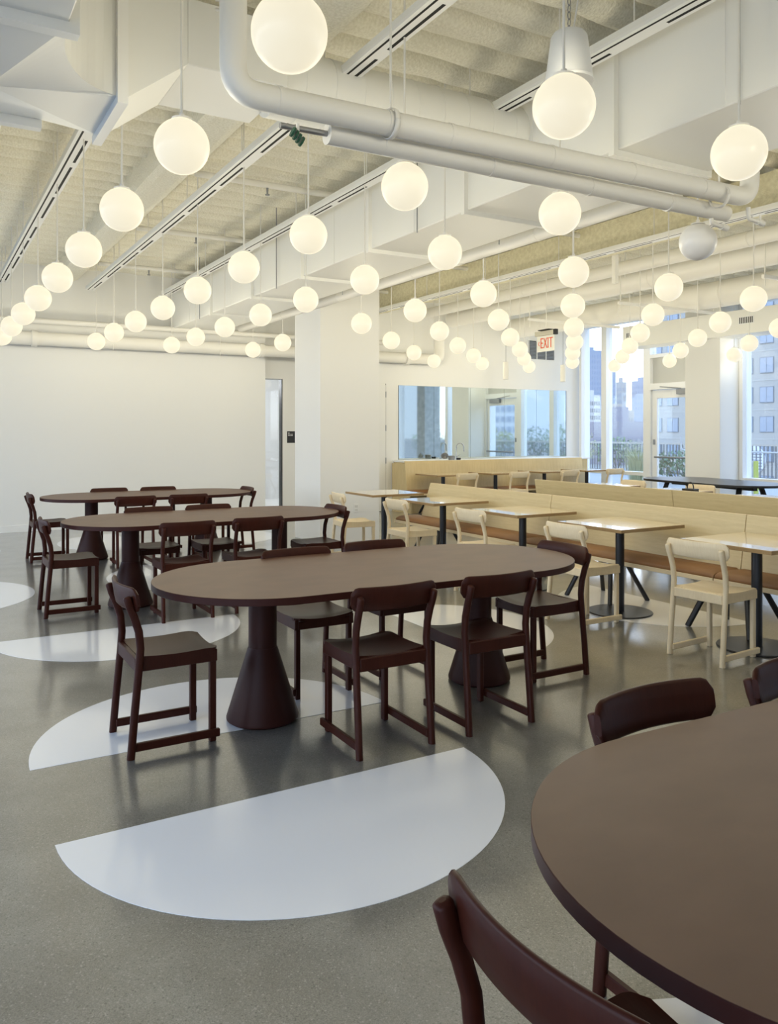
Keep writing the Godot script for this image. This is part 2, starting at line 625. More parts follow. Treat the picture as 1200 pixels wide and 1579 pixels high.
func build_glazing() -> void:
	# right: z from the corner towards and past the camera
	bay(1, -13.08, -12.42)
	bay(2, -12.35, -11.28)
	bay(3, -9.12, -8.2)
	bay(4, -8.13, -5.45)
	var z := -4.6
	for i in 5:
		bay(5 + i, z + 0.04, z + 1.76)
		z += 1.8
	# lintel above the glazing and piers between the bays
	struct("wall_right", box(Vector3(XR - 0.1, 3.78, ZB - 0.3), Vector3(XR + 0.3, DECK_Y + 0.3, ZF + 0.2)), M.wall)
	struct("pier_1", box(Vector3(11.9, 0, -9.887), Vector3(XR + 0.25, DECK_Y, -9.16)), M.pillar, Vector3.ZERO, "white pier between the glazed door and the window")
	struct("pier_2", box(Vector3(XR - 0.12, 0, -5.415), Vector3(XR + 0.25, DECK_Y, -4.6)), M.pillar)
	# door to the terrace, between bay 2 and the pier
	var d := struct_node("door_2", Vector3(XR, 0, 0))
	var z0 := -11.245
	var z1 := -9.887
	mull(d, "jamb", -0.1, 0.08, 0.0, 3.78, z0, z0 + 0.1)
	mull(d, "jamb", -0.1, 0.08, 0.0, 3.78, z1 - 0.05, z1)
	mull(d, "head", -0.1, 0.08, 2.31, 2.43, z0 + 0.1, z1 - 0.05)
	mull(d, "transom", -0.1, 0.08, 2.93, 3.0, z0 + 0.1, z1 - 0.05)
	part(d, "transom_panel", box(Vector3(-0.02, 2.43, z0 + 0.1), Vector3(0.02, 2.93, z1 - 0.05)), plain(c8(186, 187, 184), 0.3))
	part(d, "top_pane", box(Vector3(-0.004, 3.0, z0 + 0.1), Vector3(0.004, 3.78, z1 - 0.05)), M.glass)
	var lx0 := -0.05
	var leaf := part(d, "leaf", box(Vector3(lx0, 0.02, z0 + 0.11), Vector3(0.0, 2.3, z0 + 0.23)), M.frame)
	part(leaf, "rail", box(Vector3(lx0, 2.14, z0 + 0.23), Vector3(0.0, 2.3, z1 - 0.06)), M.frame)
	part(leaf, "rail", box(Vector3(lx0, 0.02, z0 + 0.23), Vector3(0.0, 0.28, z1 - 0.06)), M.frame)
	part(leaf, "stile", box(Vector3(lx0, 0.28, z1 - 0.14), Vector3(0.0, 2.14, z1 - 0.06)), M.frame)
	part(leaf, "pane", box(Vector3(lx0 + 0.02, 0.28, z0 + 0.23), Vector3(lx0 + 0.028, 2.14, z1 - 0.14)), M.glass)
	part(leaf, "lock", rbox(Vector3(lx0 - 0.03, 1.24, z0 + 0.15), Vector3(lx0, 1.34, z0 + 0.19), 0.006), M.galv)
	part(leaf, "push_bar", pipe([Vector3(lx0 - 0.06, 1.0, z0 + 0.22), Vector3(lx0 - 0.06, 1.0, z1 - 0.1)], 0.018, 12), M.galv)
	part(leaf, "door_closer", rbox(Vector3(lx0 - 0.07, 2.2, -10.5), Vector3(lx0, 2.3, -10.1), 0.006), M.galv)
	part(leaf, "closer_arm", pipe([Vector3(lx0 - 0.05, 2.31, -10.4), Vector3(lx0 - 0.05, 2.36, -10.9)], 0.009, 8), M.galv)
	# boxed duct with linear grilles along the window heads
	var s := thing("window_soffit_duct", "white boxed duct with black slotted vents along the window heads", "duct", Vector3(11.72, 3.1, 0))
	part(s, "casing", box(Vector3(0, 0, -11.2), Vector3(0.5, 0.4, ZF)), M.duct)
	for zz in [-10.98, -8.52, -6.0, -3.5]:
		var v := part(s, "vent", box(Vector3(-0.006, 0.16, zz - 0.14), Vector3(0.0, 0.28, zz + 0.14)), M.frame)
		for i in 8:
			part(v, "slit", box(Vector3(-0.008, 0.17, zz - 0.125 + i * 0.033), Vector3(-0.006, 0.27, zz - 0.108 + i * 0.033)), M.slit)
	# left: the same storefront, out of the frame, lights the white wall and the column
	z = -12.9
	for i in 9:
		bay(20 + i, z + 0.04, z + 1.86, 3.35, XL)
		z += 1.9
	struct("wall_left", box(Vector3(XL - 0.2, 3.35, ZB - 0.3), Vector3(XL + 0.1, DECK_Y + 0.3, ZF + 0.2)), M.wall)
	struct("pier_3", box(Vector3(XL - 0.2, 0, ZB - 0.3), Vector3(XL + 0.1, 3.35, -12.9)), M.wall)


# ------------------------------------------------------------------ ceiling
func build_ceiling() -> void:
	# fluted deck under spray: flutes run along X, pitch 0.3 m
	var no := FastNoiseLite.new()
	no.seed = 5
	no.frequency = 2.6
	no.fractal_octaves = 3
	var st := begin()
	st.set_smooth_group(1)
	var nx := 126
	var nz := 546
	var x0 := XL - 0.1
	var x1 := XR + 0.2
	var z0 := REC - 0.1
	var z1 := ZF + 0.1
	var pts := PackedVector3Array()
	pts.resize((nx + 1) * (nz + 1))
	for j in nz + 1:
		var z := lerpf(z0, z1, float(j) / nz)
		var ph := fposmod(z, 0.3) / 0.3
		var fl := exp(-pow((ph - 0.5) / 0.11, 2.0)) - 0.12 * cos(TAU * ph)
		for i in nx + 1:
			var x := lerpf(x0, x1, float(i) / nx)
			var k := no.get_noise_2d(x, z) * 0.016
			pts[j * (nx + 1) + i] = Vector3(x, DECK_Y + 0.20 * fl + k, z)
	for j in nz:
		for i in nx:
			var a := pts[j * (nx + 1) + i]
			var b := pts[j * (nx + 1) + i + 1]
			var c := pts[(j + 1) * (nx + 1) + i + 1]
			var d := pts[(j + 1) * (nx + 1) + i]
			quad(st, a, b, c, d)
	st.set_smooth_group(-1)
	add_box(st, Vector3(x0, DECK_Y + 0.26, z0), Vector3(x1, DECK_Y + 0.5, z1))
	struct("ceiling", done(st), M.spray, Vector3.ZERO, "fluted deck covered in cream spray-on fireproofing")
	beam("sprayed_beam", "cream sprayed steel beam above the middle ceiling slot", 1.80, 2.14, 3.80, M.spray)
	beam("sprayed_beam", "deep tan sprayed beam behind the main duct and above the wooden settees", 6.95, 7.25, 3.60, M.tan)
	# linear slot diffusers
	slot_line("linear slot diffuser over the brown tables, ending short of the long white wall", 1.03, 3.6, -12.6, -4.8)
	slot_line("linear slot diffuser crossing above the big round duct", 2.21, 3.6, -12.6, 3.5)
	slot_line("linear slot diffuser running along the top edge of the main duct", 3.33, 3.62, -12.6, 3.5)
	slot_line("linear slot diffuser under the deep tan beam", 6.85, 3.55, -12.6, 3.5)


func beam(called: String, label: String, x0: float, x1: float, y: float, mat: Material) -> void:
	var o := thing(called, label, "beam", Vector3((x0 + x1) / 2, y, 0))
	var no := FastNoiseLite.new()
	no.seed = 9
	no.frequency = 3.0
	no.fractal_octaves = 3
	var h := (x1 - x0) / 2
	var rings := []
	for k in 131:
		var z := ZB + 0.02 + k * (ZF - ZB - 0.04) / 130.0
		var ring := []
		for c in [[h, 0.35], [-h, 0.35], [-h, 0.08], [-h * 0.9, 0.02], [-h * 0.5, 0.0], [0.0, 0.0], [h * 0.5, 0.0], [h * 0.9, 0.02], [h, 0.08]]:
			var n := no.get_noise_3d(c[0] * 2.0, c[1] * 2.0, z) * 0.025
			ring.append(Vector3(c[0] + n, c[1] + (n if c[1] < 0.3 else 0.0), z))
		rings.append(ring)
	var st := begin()
	add_loft(st, rings, false)
	part(o, "sprayed_casing", done(st), mat)


func slot_line(label: String, x: float, y: float, z0: float, z1: float) -> void:
	var o := thing("slot_diffuser", label, "diffuser", Vector3(x, y, 0), 0.0, "linear slot diffusers")
	part(o, "housing", box(Vector3(-0.06, 0.012, z0), Vector3(0.06, 0.045, z1)), M.duct)
	for sx in [[-0.06, -0.034], [-0.023, 0.018], [0.035, 0.06]]:
		part(o, "rail", box(Vector3(sx[0], -0.006, z0), Vector3(sx[1], 0.012, z1)), M.white)
	part(o, "end_cap", box(Vector3(-0.064, -0.01, z0 - 0.012), Vector3(0.064, 0.05, z0)), M.white)
	part(o, "slit", box(Vector3(-0.036, -0.0065, z0), Vector3(-0.022, 0.0125, z1)), M.slit)
	var z := z0 + 0.2
	var k := 0
	while z < z1 - 0.7:
		var ln := 0.82 if k % 3 != 0 else 0.55
		part(o, "slit", box(Vector3(0.016, -0.0065, z), Vector3(0.036, 0.0125, minf(z + ln, z1))), M.slit)
		part(o, "blank", box(Vector3(0.018, -0.006, z + ln), Vector3(0.035, 0.012, minf(z + 0.95, z1))), M.white)
		z += 0.95
		k += 1
	z = z0 + 0.5
	while z < z1:
		part(o, "hanger", pipe([Vector3(0, 0.05, z), Vector3(0, DECK_Y - y + 0.02, z)], 0.005, 6), M.paint)
		z += 1.5


# ------------------------------------------------------------------ ducts and pipes
func build_ducts() -> void:
	# main rectangular duct along Z
	var o := thing("main_duct", "long white rectangular sheet metal duct with flanged joints under the ceiling", "duct", Vector3(3.945, 3.15, 0))
	var joints := [-13.15, -11.0, -9.4, -7.92, -6.43, -4.95, -3.45, -1.96, -0.47, 1.02, 2.5, 3.9]
	for k in joints.size() - 1:
		var a: float = joints[k]
		var b: float = joints[k + 1]
		part(o, "section", rbox(Vector3(-0.395, 0, a + 0.004), Vector3(0.395, 0.6, b - 0.004), 0.006), M.duct)
		part(o, "seam", box(Vector3(-0.399, 0.0, (a + b) / 2 - 0.006), Vector3(-0.395, 0.59, (a + b) / 2 + 0.006)), M.duct)
		if k > 0:
			var st := begin()
			add_box(st, Vector3(-0.43, -0.035, a - 0.022), Vector3(-0.395, 0.6, a + 0.022))
			add_box(st, Vector3(0.395, -0.035, a - 0.022), Vector3(0.43, 0.6, a + 0.022))
			add_box(st, Vector3(-0.395, -0.035, a - 0.022), Vector3(0.395, 0.0, a + 0.022))
			part(o, "flange", done(st), M.duct)
	for z in [-11.5, -8.6, -5.6, -2.6, 0.4]:
		for x in [-0.42, 0.42]:
			part(o, "hanger_rod", pipe([Vector3(x, -0.03, z), Vector3(x, DECK_Y - 3.13, z)], 0.005, 6), M.galv)
	# tee of sheet metal at the top left, with a branch towards the main duct
	var t := thing("tee_duct", "white sheet metal duct tee with creased panels and bolted flanges", "duct", Vector3(0, 3.15, 0))
	var h := 0.62
	part(t, "trunk", rbox(Vector3(-0.35, 0, -3.49), Vector3(0.53, h, 3.8), 0.006), M.duct)
	part(t, "trunk", rbox(Vector3(-0.35, 0, -4.66), Vector3(0.53, h, -3.51), 0.004), M.duct)
	part(t, "trunk", rbox(Vector3(-0.30, 0.03, -9.0), Vector3(0.40, h - 0.05, -4.68), 0.006), M.duct)
	# branch with curved cheeks from the trunk to its flange
	var bot := []
	for i in 13:
		var a := float(i) / 12
		bot.append([0.53 + 0.34 * (1.0 - cos(a * PI / 2)), -3.52 - 0.60 * sin(a * PI / 2), -4.63 - 0.09 * pow(a, 2.0)])
	var st := begin()
	for i in 12:
		var p: Array = bot[i]
		var q: Array = bot[i + 1]
		hexa(st, [Vector3(p[0], 0, p[1]), Vector3(q[0], 0, q[1]), Vector3(q[0], 0, q[2]), Vector3(p[0], 0, p[2]),
			Vector3(p[0], h, p[1]), Vector3(q[0], h, q[1]), Vector3(q[0], h, q[2]), Vector3(p[0], h, p[2])])
	part(t, "branch", done(st), M.duct)
	# shallow creased pans under the tee
	st = begin()
	var tip := Vector3(0.28, -0.07, -4.12)
	var rim := [Vector3(-0.34, -0.001, -4.63), Vector3(-0.34, -0.001, -3.52)]
	for i in 13:
		rim.append(Vector3(bot[i][0], -0.001, bot[i][1]))
	for i in range(12, -1, -1):
		rim.append(Vector3(bot[i][0], -0.001, bot[i][2]))
	for i in rim.size():
		face(st, [rim[i], rim[(i + 1) % rim.size()], tip], Vector3.DOWN)
	part(t, "creased_panel", done(st), M.duct)
	for f in [-3.5, -4.67]:
		st = begin()
		add_box(st, Vector3(-0.4, -0.045, f - 0.03), Vector3(0.57, 0.0, f + 0.03))
		add_box(st, Vector3(0.53, 0.0, f - 0.03), Vector3(0.57, h, f + 0.03))
		part(t, "flange", done(st), M.duct)
	st = begin()
	add_box(st, Vector3(0.845, -0.045, -4.76), Vector3(0.895, 0.0, -4.08))
	add_box(st, Vector3(0.845, 0.0, -4.12), Vector3(0.895, h, -4.08))
	part(t, "flange", done(st), M.white)
	# transition that climbs, box, then round duct to the main duct
	st = begin()
	hexa(st, [Vector3(0.895, 0, -4.12), Vector3(1.2, 0.235, -4.12), Vector3(1.2, 0.235, -4.72), Vector3(0.895, 0, -4.72),
		Vector3(0.895, h, -4.12), Vector3(1.2, h - 0.04, -4.12), Vector3(1.2, h - 0.04, -4.72), Vector3(0.895, h, -4.72)])
	part(t, "transition", done(st), M.duct)
	part(t, "box_section", rbox(Vector3(1.2, 0.235, -4.72), Vector3(1.76, h - 0.04, -4.12), 0.005), M.duct)
	var rd := thing("round_duct", "fat white round duct joining the tee to the main duct", "duct", Vector3(0, 3.53, -4.42))
	part(rd, "tube", pipe([Vector3(1.76, 0, 0), Vector3(3.56, 0, 0)], 0.2, 40), M.duct)
	for i in 9:
		part(rd, "seam", pipe([Vector3(1.92 + i * 0.19, 0, 0), Vector3(1.928 + i * 0.19, 0, 0)], 0.2025, 40), M.duct)
	# the two insulated pipes that cross in front
	var p1 := thing("insulated_pipe", "white insulated pipe with an elbow rising to the ceiling", "pipe", Vector3.ZERO)
	var path := bend(Vector3(1.157, 4.05, -3.3), Vector3(1.157, 2.94, -3.3), Vector3(4.53, 2.98, -3.3), 0.115)
	path.remove_at(path.size() - 1)
	var tail := bend(Vector3(3.0, 2.96, -3.3), Vector3(4.575, 2.98, -3.3), Vector3(4.575, 4.05, -3.3), 0.12)
	tail.remove_at(0)
	part(p1, "jacket", sweep(path + tail, Vector3.BACK, 0.116, 0.116, 20), M.paint)
	for x in [1.35, 1.9, 2.25, 2.9, 3.5, 4.1]:
		part(p1, "band", pipe([Vector3(x, 2.942 + (x - 1.157) * 0.0116, -3.3), Vector3(x + 0.02, 2.942 + (x - 1.157) * 0.0116, -3.3)], 0.0605, 20), M.paint)
	for x in [1.93, 4.28]:
		part(p1, "hanger_rod", pipe([Vector3(x, 3.0, -3.3), Vector3(x, 4.03, -3.3)], 0.006, 8), M.paint)
		part(p1, "clevis", sweep(ring_path(Vector3(x, 3.0, -3.3), 0.07), Vector3.RIGHT, 0.03, 0.006, 6), M.paint)
	var p2 := thing("insulated_pipe", "straight white insulated pipe with a capped end below the elbowed pipe", "pipe", Vector3.ZERO)
	part(p2, "jacket", pipe([Vector3(1.655, 2.89, -3.42), Vector3(4.5, 2.9, -3.42)], 0.05, 20), M.paint)
	for x in [1.95, 2.6, 3.3, 3.95]:
		part(p2, "band", pipe([Vector3(x, 2.894, -3.42), Vector3(x + 0.02, 2.894, -3.42)], 0.0525, 20), M.paint)
	part(p2, "bare_end", pipe([Vector3(1.42, 2.885, -3.42), Vector3(1.66, 2.89, -3.42)], 0.014, 10), M.galv)
	for k in 2:
		var v := thing("drain_valve", ["white drain elbow with a valve under the capped pipe", "white drain elbow with a valve under the elbowed pipe"][k], "valve", Vector3(4.36 + 0.2 * k, 2.87 + 0.03 * k, -3.42 + 0.12 * k))
		part(v, "elbow", pipe(bend(Vector3(0, 0.02, 0), Vector3(0, -0.05, 0), Vector3(0.13, -0.05, -0.02), 0.03), 0.014, 10), M.paint)
		part(v, "body", pipe([Vector3(0.12, -0.05, -0.02), Vector3(0.19, -0.05, -0.03)], 0.02, 10), M.paint)
		part(v, "stem", pipe([Vector3(0.155, -0.05, -0.025), Vector3(0.155, 0.0, -0.025)], 0.008, 8), M.paint)
	var gv := thing("green_valve", "small green ribbed valve wheel hanging under the elbowed pipe", "valve", Vector3(1.48, 2.845, -3.36))
	for i in 4:
		part(gv, "rib", pipe([Vector3(-0.028 + i * 0.014, -0.012 * i, 0), Vector3(-0.019 + i * 0.014, -0.012 * i - 0.004, 0)], 0.024, 14), plain(c8(40, 84, 62), 0.4))
	part(gv, "stem", pipe([Vector3(0, 0.04, 0), Vector3(0, -0.02, 0)], 0.008, 8), M.paint)
	# pipes along the back wall
	var b1 := thing("wall_pipe", "fat white pipe with couplings along the top of the long white wall", "pipe", Vector3(0, 2.87, -12.98))
	part(b1, "tube", pipe([Vector3(XL + 0.1, 0, 0), Vector3(8.5, 0, 0)], 0.1, 20), M.paint)
	part(b1, "elbow", pipe(bend(Vector3(8.48, 0, 0), Vector3(8.68, 0, 0), Vector3(8.68, 0.6, 0), 0.14), 0.1, 20), M.paint)
	for x in [1.45, 2.35, 5.0, 7.9]:
		part(b1, "coupling", pipe([Vector3(x, 0, 0), Vector3(x + 0.08, 0, 0)], 0.122, 20), M.paint)
	var b2 := thing("wall_pipe", "slim white pipe above the fat pipe on the long white wall", "pipe", Vector3(0, 3.13, -12.95))
	part(b2, "tube", pipe([Vector3(XL + 0.1, 0, 0), Vector3(7.5, 0, 0)], 0.042, 16), M.paint)
	for x in [0.9, 2.6, 4.3, 6.0]:
		part(b2, "hanger_rod", pipe([Vector3(x, -0.4, 0.06), Vector3(x, 0.88, 0.06)], 0.006, 6), M.paint)
	# pipe under the right edge of the main duct
	var e1 := thing("duct_side_pipe", "white pipe running beside the lower edge of the main duct", "pipe", Vector3(4.62, 3.2, 0))
	part(e1, "jacket", pipe([Vector3(0, 0, -12.8), Vector3(0, 0, -3.9)], 0.062, 16), M.paint)
	for z in [-11, -9.2, -7.4, -6.6, -5.4, -4.9]:
		part(e1, "band", pipe([Vector3(0, 0, z), Vector3(0, 0, z + 0.025)], 0.065, 16), M.paint)
	# round ducts over the settees
	var specs := [
		["slim round white duct hung close to the tan beam", 8.3, 3.72, 0.09], ["round white duct over the settees, between two others", 8.95, 3.66, 0.15],
		["large round white duct hung nearer the windows", 10.5, 3.58, 0.2]]
	for s in specs:
		var r := thing("ceiling_duct", s[0], "duct", Vector3(s[1], s[2], 0))
		part(r, "tube", pipe([Vector3(0, 0, -12.95), Vector3(0, 0, 4.2)], s[3], 28), M.paint)
		for i in 8:
			var z := -12.0 + i * 2.0
			part(r, "seam", pipe([Vector3(0, 0, z), Vector3(0, 0, z + 0.03)], s[3] + 0.004, 28), M.paint)
			part(r, "hanger_rod", pipe([Vector3(s[3] + 0.02, -0.1, z), Vector3(s[3] + 0.02, DECK_Y - s[2] + 0.02, z)], 0.008, 6), M.paint)
	# strut trapezes under the round ducts
	for q in [[-10.4, "first from the sink counter"], [-8.4, "above the end of the black oval table"], [-6.1, "third from the sink counter"]]:
		var tr := thing("strut_trapeze", "white strut trapeze under the round ducts, " + q[1], "bracket", Vector3(9.7, 3.345, q[0]), 0.0, "strut trapezes under the round ducts")
		part(tr, "channel", rbox(Vector3(-1.0, -0.02, -0.02), Vector3(1.1, 0.022, 0.02), 0.003), M.paint)
		for x in [-0.96, 1.06]:
			part(tr, "rod", pipe([Vector3(x, -0.12, 0), Vector3(x, 0.68, 0)], 0.007, 6), M.paint)
	# sprinkler lines along X
	var z := -12.0
	var names := ["over the end of the slots", "in the third deck bay from the wall", "over the second brown table", "just beyond the round duct"]
	for k in 4:
		var sp := thing("sprinkler_pipe", "thin white sprinkler pipe " + names[k], "pipe", Vector3(0, 3.86, [-11.9, -9.6, -7.3, -5.2][k]))
		part(sp, "tube", pipe([Vector3(2.2, 0, 0), Vector3(6.9, 0, 0)], 0.03, 12), M.paint)
		part(sp, "sprinkler_head", lathe([Vector2(0, -0.1), Vector2(0.022, -0.1), Vector2(0.022, -0.09), Vector2(0.008, -0.085), Vector2(0.012, -0.03), Vector2(0, -0.03)], 12), M.galv, Vector3(2.9, 0, 0))
	# drop post between the tan beam and the round ducts
	var post := thing("drop_post", "white vertical strut post below the tan beam", "post", Vector3(7.35, 3.3, -7.15))
	part(post, "post", rbox(Vector3(-0.03, 0, -0.03), Vector3(0.03, 0.7, 0.03), 0.004), M.paint)
	# coil of flexible conduit near the tee
	var cd := thing("conduit_coil", "small coil of white flexible conduit beside the tee duct", "conduit", Vector3(1.32, 3.72, -3.95))
	var coil := []
	for i in 121:
		var a := TAU * i / 15.0
		coil.append(Vector3(0.022 * cos(a), -0.13 + 0.0034 * i, 0.022 * sin(a)))
	part(cd, "coil", sweep(coil, Vector3.UP, 0.016, 0.016, 6), M.paint)


func ring_path(c: Vector3, r: float) -> Array:
	var out := []
	for i in 17:
		var t := TAU * i / 16.0
		out.append(c + Vector3(0, r * sin(t) - 0.05, r * cos(t)))
	return out


# ------------------------------------------------------------------ outside
func build_outside() -> void:
	struct("ground", box(Vector3(-900, -10.0, -1100), Vector3(1200, -9.0, 900)), plain(c8(112, 114, 110), 0.9), Vector3.ZERO)
	var ter := struct("terrace", box(Vector3(XR + 0.15, -0.4, -45), Vector3(22.4, -0.03, 30)), plain(c8(138, 138, 136), 0.8))
	ter.set_meta("label", "pale paved roof terrace")
	struct("terrace_left", box(Vector3(-12, -0.4, -30), Vector3(XL - 0.3, -0.03, 20)), plain(c8(138, 138, 136), 0.8))
	# railing
	var rl := thing("terrace_railing", "pale metal railing with upright bars along the terrace edge", "railing", Vector3(21.6, 0, 0))
	var rm := plain(c8(64, 70, 80), 0.5)
	part(rl, "top_rail", box(Vector3(-0.04, 1.06, -42), Vector3(0.04, 1.12, 20)), plain(c8(150, 146, 138), 0.5))
	part(rl, "bottom_rail", box(Vector3(-0.02, 0.08, -42), Vector3(0.02, 0.13, 20)), rm)
	var st := begin()
	for i in 480:
		var z := -42.0 + i * 0.128
		add_box(st, Vector3(-0.012, 0.12, z), Vector3(0.012, 1.06, z + 0.028))
	part(rl, "balusters", done(st), rm).set_meta("kind", "stuff")
	var gr := thing("stair_handrail", "bent steel handrail in front of the terrace railing", "handrail", Vector3(20.6, 0, 0))
	part(gr, "rail", pipe(bend(Vector3(0, 1.35, -17.3), Vector3(0, 0.9, -17.25), Vector3(0, 0.9, -12.0), 0.12), 0.025, 10), M.galv)
	part(gr, "post", pipe([Vector3(0, -0.03, -14.0), Vector3(0, 0.9, -14.0)], 0.02, 8), M.galv)
	# bin
	var bin := thing("terrace_bin", "grey concrete bin with one lime green side on the terrace", "bin", Vector3(17.75, -0.03, -12.75))
	part(bin, "body", rbox(Vector3(-0.07, 0, -0.22), Vector3(0.07, 0.8, 0.1), 0.006), M.concrete)
	part(bin, "green_panel", box(Vector3(-0.07, 0.0, 0.1), Vector3(0.07, 0.8, 0.14)), plain(c8(150, 158, 40), 0.5))
	# grasses and shrubs
	for i in 9:
		grass_clump(Vector3(14.6 + (i % 3) * 1.5, -0.03, -20.2 + i * 0.75 + rng.randf() * 0.2), 0.95 + rng.randf() * 0.25)
	var greens := [c8(88, 112, 70), c8(110, 126, 78), c8(72, 96, 68), c8(138, 142, 86)]
	for i in 5:
		shrub(Vector3(23.2 + rng.randf() * 2.0, 0.0, -32.4 + i * 2.3), 1.35 + rng.randf() * 0.3, greens[i % 4], "leafy shrub growing beyond the terrace railing")
	for i in 8:
		shrub(Vector3(23.4 + rng.randf(), 0.0, -8.5 + i * 2.6), 1.5 + rng.randf() * 0.5, greens[(i + 2) % 4], "leafy shrub beyond the stretch of railing seen in the mirror")
	shrub(Vector3(19.2, 0.0, -16.2), 1.0, greens[2], "dark potted shrub seen through the glazed door")
	# exterior concrete pier that the mirror shows
	var pr := thing("concrete_pier", "weathered grey concrete pier outside the windows", "pier", Vector3(13.3, -0.03, -5.9))
	part(pr, "shaft", rbox(Vector3(-0.28, 0, -0.22), Vector3(0.28, 4.4, 0.22), 0.012), M.concrete)
	# neighbour across the street
	neighbour()
	# skyline
	tower("blue_tower", "tall blue glass office tower in the skyline", Vector3(609.2, -9, -628.9), Vector3(21.4, 94.4, 21.4), c8(112, 126, 148), c8(94, 112, 140), 16, 6)
	tower("blue_wing", "lower blue tower behind the tall glass tower", Vector3(694.1, -9, -683.6), Vector3(9.7, 87.6, 9.7), c8(120, 132, 152), c8(104, 120, 146), 14, 3)
	tower("white_block", "white apartment block with rows of dark windows in front of the blue tower", Vector3(301.9, -9, -310.3), Vector3(6.4, 29.2, 6.4), c8(170, 170, 170), c8(104, 108, 114), 7, 4)
	tower("grey_block", "pale grey block between the blue tower and the violet tower", Vector3(525.4, -9, -504.1), Vector3(6.1, 52.9, 6.1), c8(142, 142, 144), c8(120, 126, 136), 9, 3)
	tower("pale_tower", "pale violet tower at the end of the skyline by the door", Vector3(495.8, -9, -451.9), Vector3(13.1, 50.0, 13.1), c8(136, 140, 154), c8(116, 126, 146), 11, 5)
	tower("beige_block", "low beige block with a flat roof below the towers", Vector3(283.6, -9, -274.6), Vector3(10.8, 20.4, 10.8), c8(150, 144, 138), c8(118, 118, 124), 4, 6)
	tower("violet_warehouse", "long low violet grey warehouse beyond the shrubs", Vector3(194.4, -9, -187.7), Vector3(14.7, 13.5, 14.7), c8(118, 116, 128), c8(132, 132, 142), 1, 8)
	tower("mirror_tower", "tall white apartment tower seen only in the mirror", Vector3(150, -9, 154), Vector3(18, 46, 16), c8(190, 192, 196), c8(126, 138, 156), 15, 6)
	tower("mirror_tower", "broad stone block seen only in the mirror", Vector3(110, -9, 172), Vector3(24, 24, 22), c8(190, 186, 180), c8(132, 136, 144), 7, 7)
	tower("mirror_tower", "slim grey tower seen only in the mirror", Vector3(190, -9, 290), Vector3(20, 52, 20), c8(172, 178, 188), c8(130, 142, 162), 15, 6)


func grass_clump(at: Vector3, h: float) -> void:
	var o := thing("ornamental_grass", "clump of pale feathery ornamental grass by the corner window", "grass", at, 0.0, "ornamental grasses")
	var st := begin()
	for i in 150:
		var a := rng.randf() * TAU
		var r := rng.randf() * 0.12
		var lean := 0.15 + rng.randf() * 0.45
		var d := Vector3(cos(a), 0, sin(a))
		var s := Vector3(-sin(a), 0, cos(a)) * 0.006
		var b := d * r
		var m := b + d * lean * 0.35 + Vector3.UP * h * 0.65
		var t := b + d * lean + Vector3.UP * h * (0.75 + rng.randf() * 0.3)
		quad(st, b - s, b + s, m + s, m - s)
		quad(st, m - s, m + s, t + s * 0.3, t - s * 0.3)
	part(o, "blades", done(st), M.get_or_add("blades", plain(c8(150, 152, 112), 0.7))).set_meta("kind", "stuff")
	st = begin()
	for i in 60:
		var a := rng.randf() * TAU
		var lean := 0.15 + rng.randf() * 0.4
		var d := Vector3(cos(a), 0, sin(a))
		var p := d * lean + Vector3.UP * h * (0.85 + rng.randf() * 0.25)
		for k in 4:
			var c := p + Vector3(rng.randf() - 0.5, rng.randf() - 0.5, rng.randf() - 0.5) * 0.07
			var e := Vector3(rng.randf() - 0.5, rng.randf(), rng.randf() - 0.5) * 0.08
			tri(st, c, c + e, c + e.cross(Vector3(0.1, 0.05, 0.2)).normalized() * 0.02)
	part(o, "plumes", done(st), M.get_or_add("plumes", plain(c8(172, 166, 148), 0.8))).set_meta("kind", "stuff")


func shrub(at: Vector3, h: float, col: Color, label: String) -> void:
	var o := thing("shrub", label, "shrub", at, 0.0, label + "s")
	var st := begin()
	for i in 520:
		var v := Vector3(rng.randfn(), rng.randfn(), rng.randfn()).normalized() * pow(rng.randf(), 0.4)
		var c := Vector3(v.x * 0.95, h * 0.55 + v.y * h * 0.45, v.z * 0.95)
		var n := Vector3(rng.randf() - 0.5, rng.randf() - 0.2, rng.randf() - 0.5).normalized()
		var u := n.cross(Vector3(0.3, 0.2, 0.9)).normalized() * (0.05 + rng.randf() * 0.05)
		var w := n.cross(u).normalized() * 0.035
		quad(st, c - u, c - w, c + u, c + w)
	part(o, "foliage", done(st), plain(col, 0.6)).set_meta("kind", "stuff")
	st = begin()
	for i in 5:
		var a := TAU * i / 5.0
		add_sweep(st, [Vector3(0.05 * cos(a), -0.03, 0.05 * sin(a)), Vector3(0.4 * cos(a), h * 0.6, 0.4 * sin(a))], Vector3.RIGHT, 0.03, 0.03, 5)
	part(o, "stems", done(st), plain(c8(96, 82, 64), 0.8))


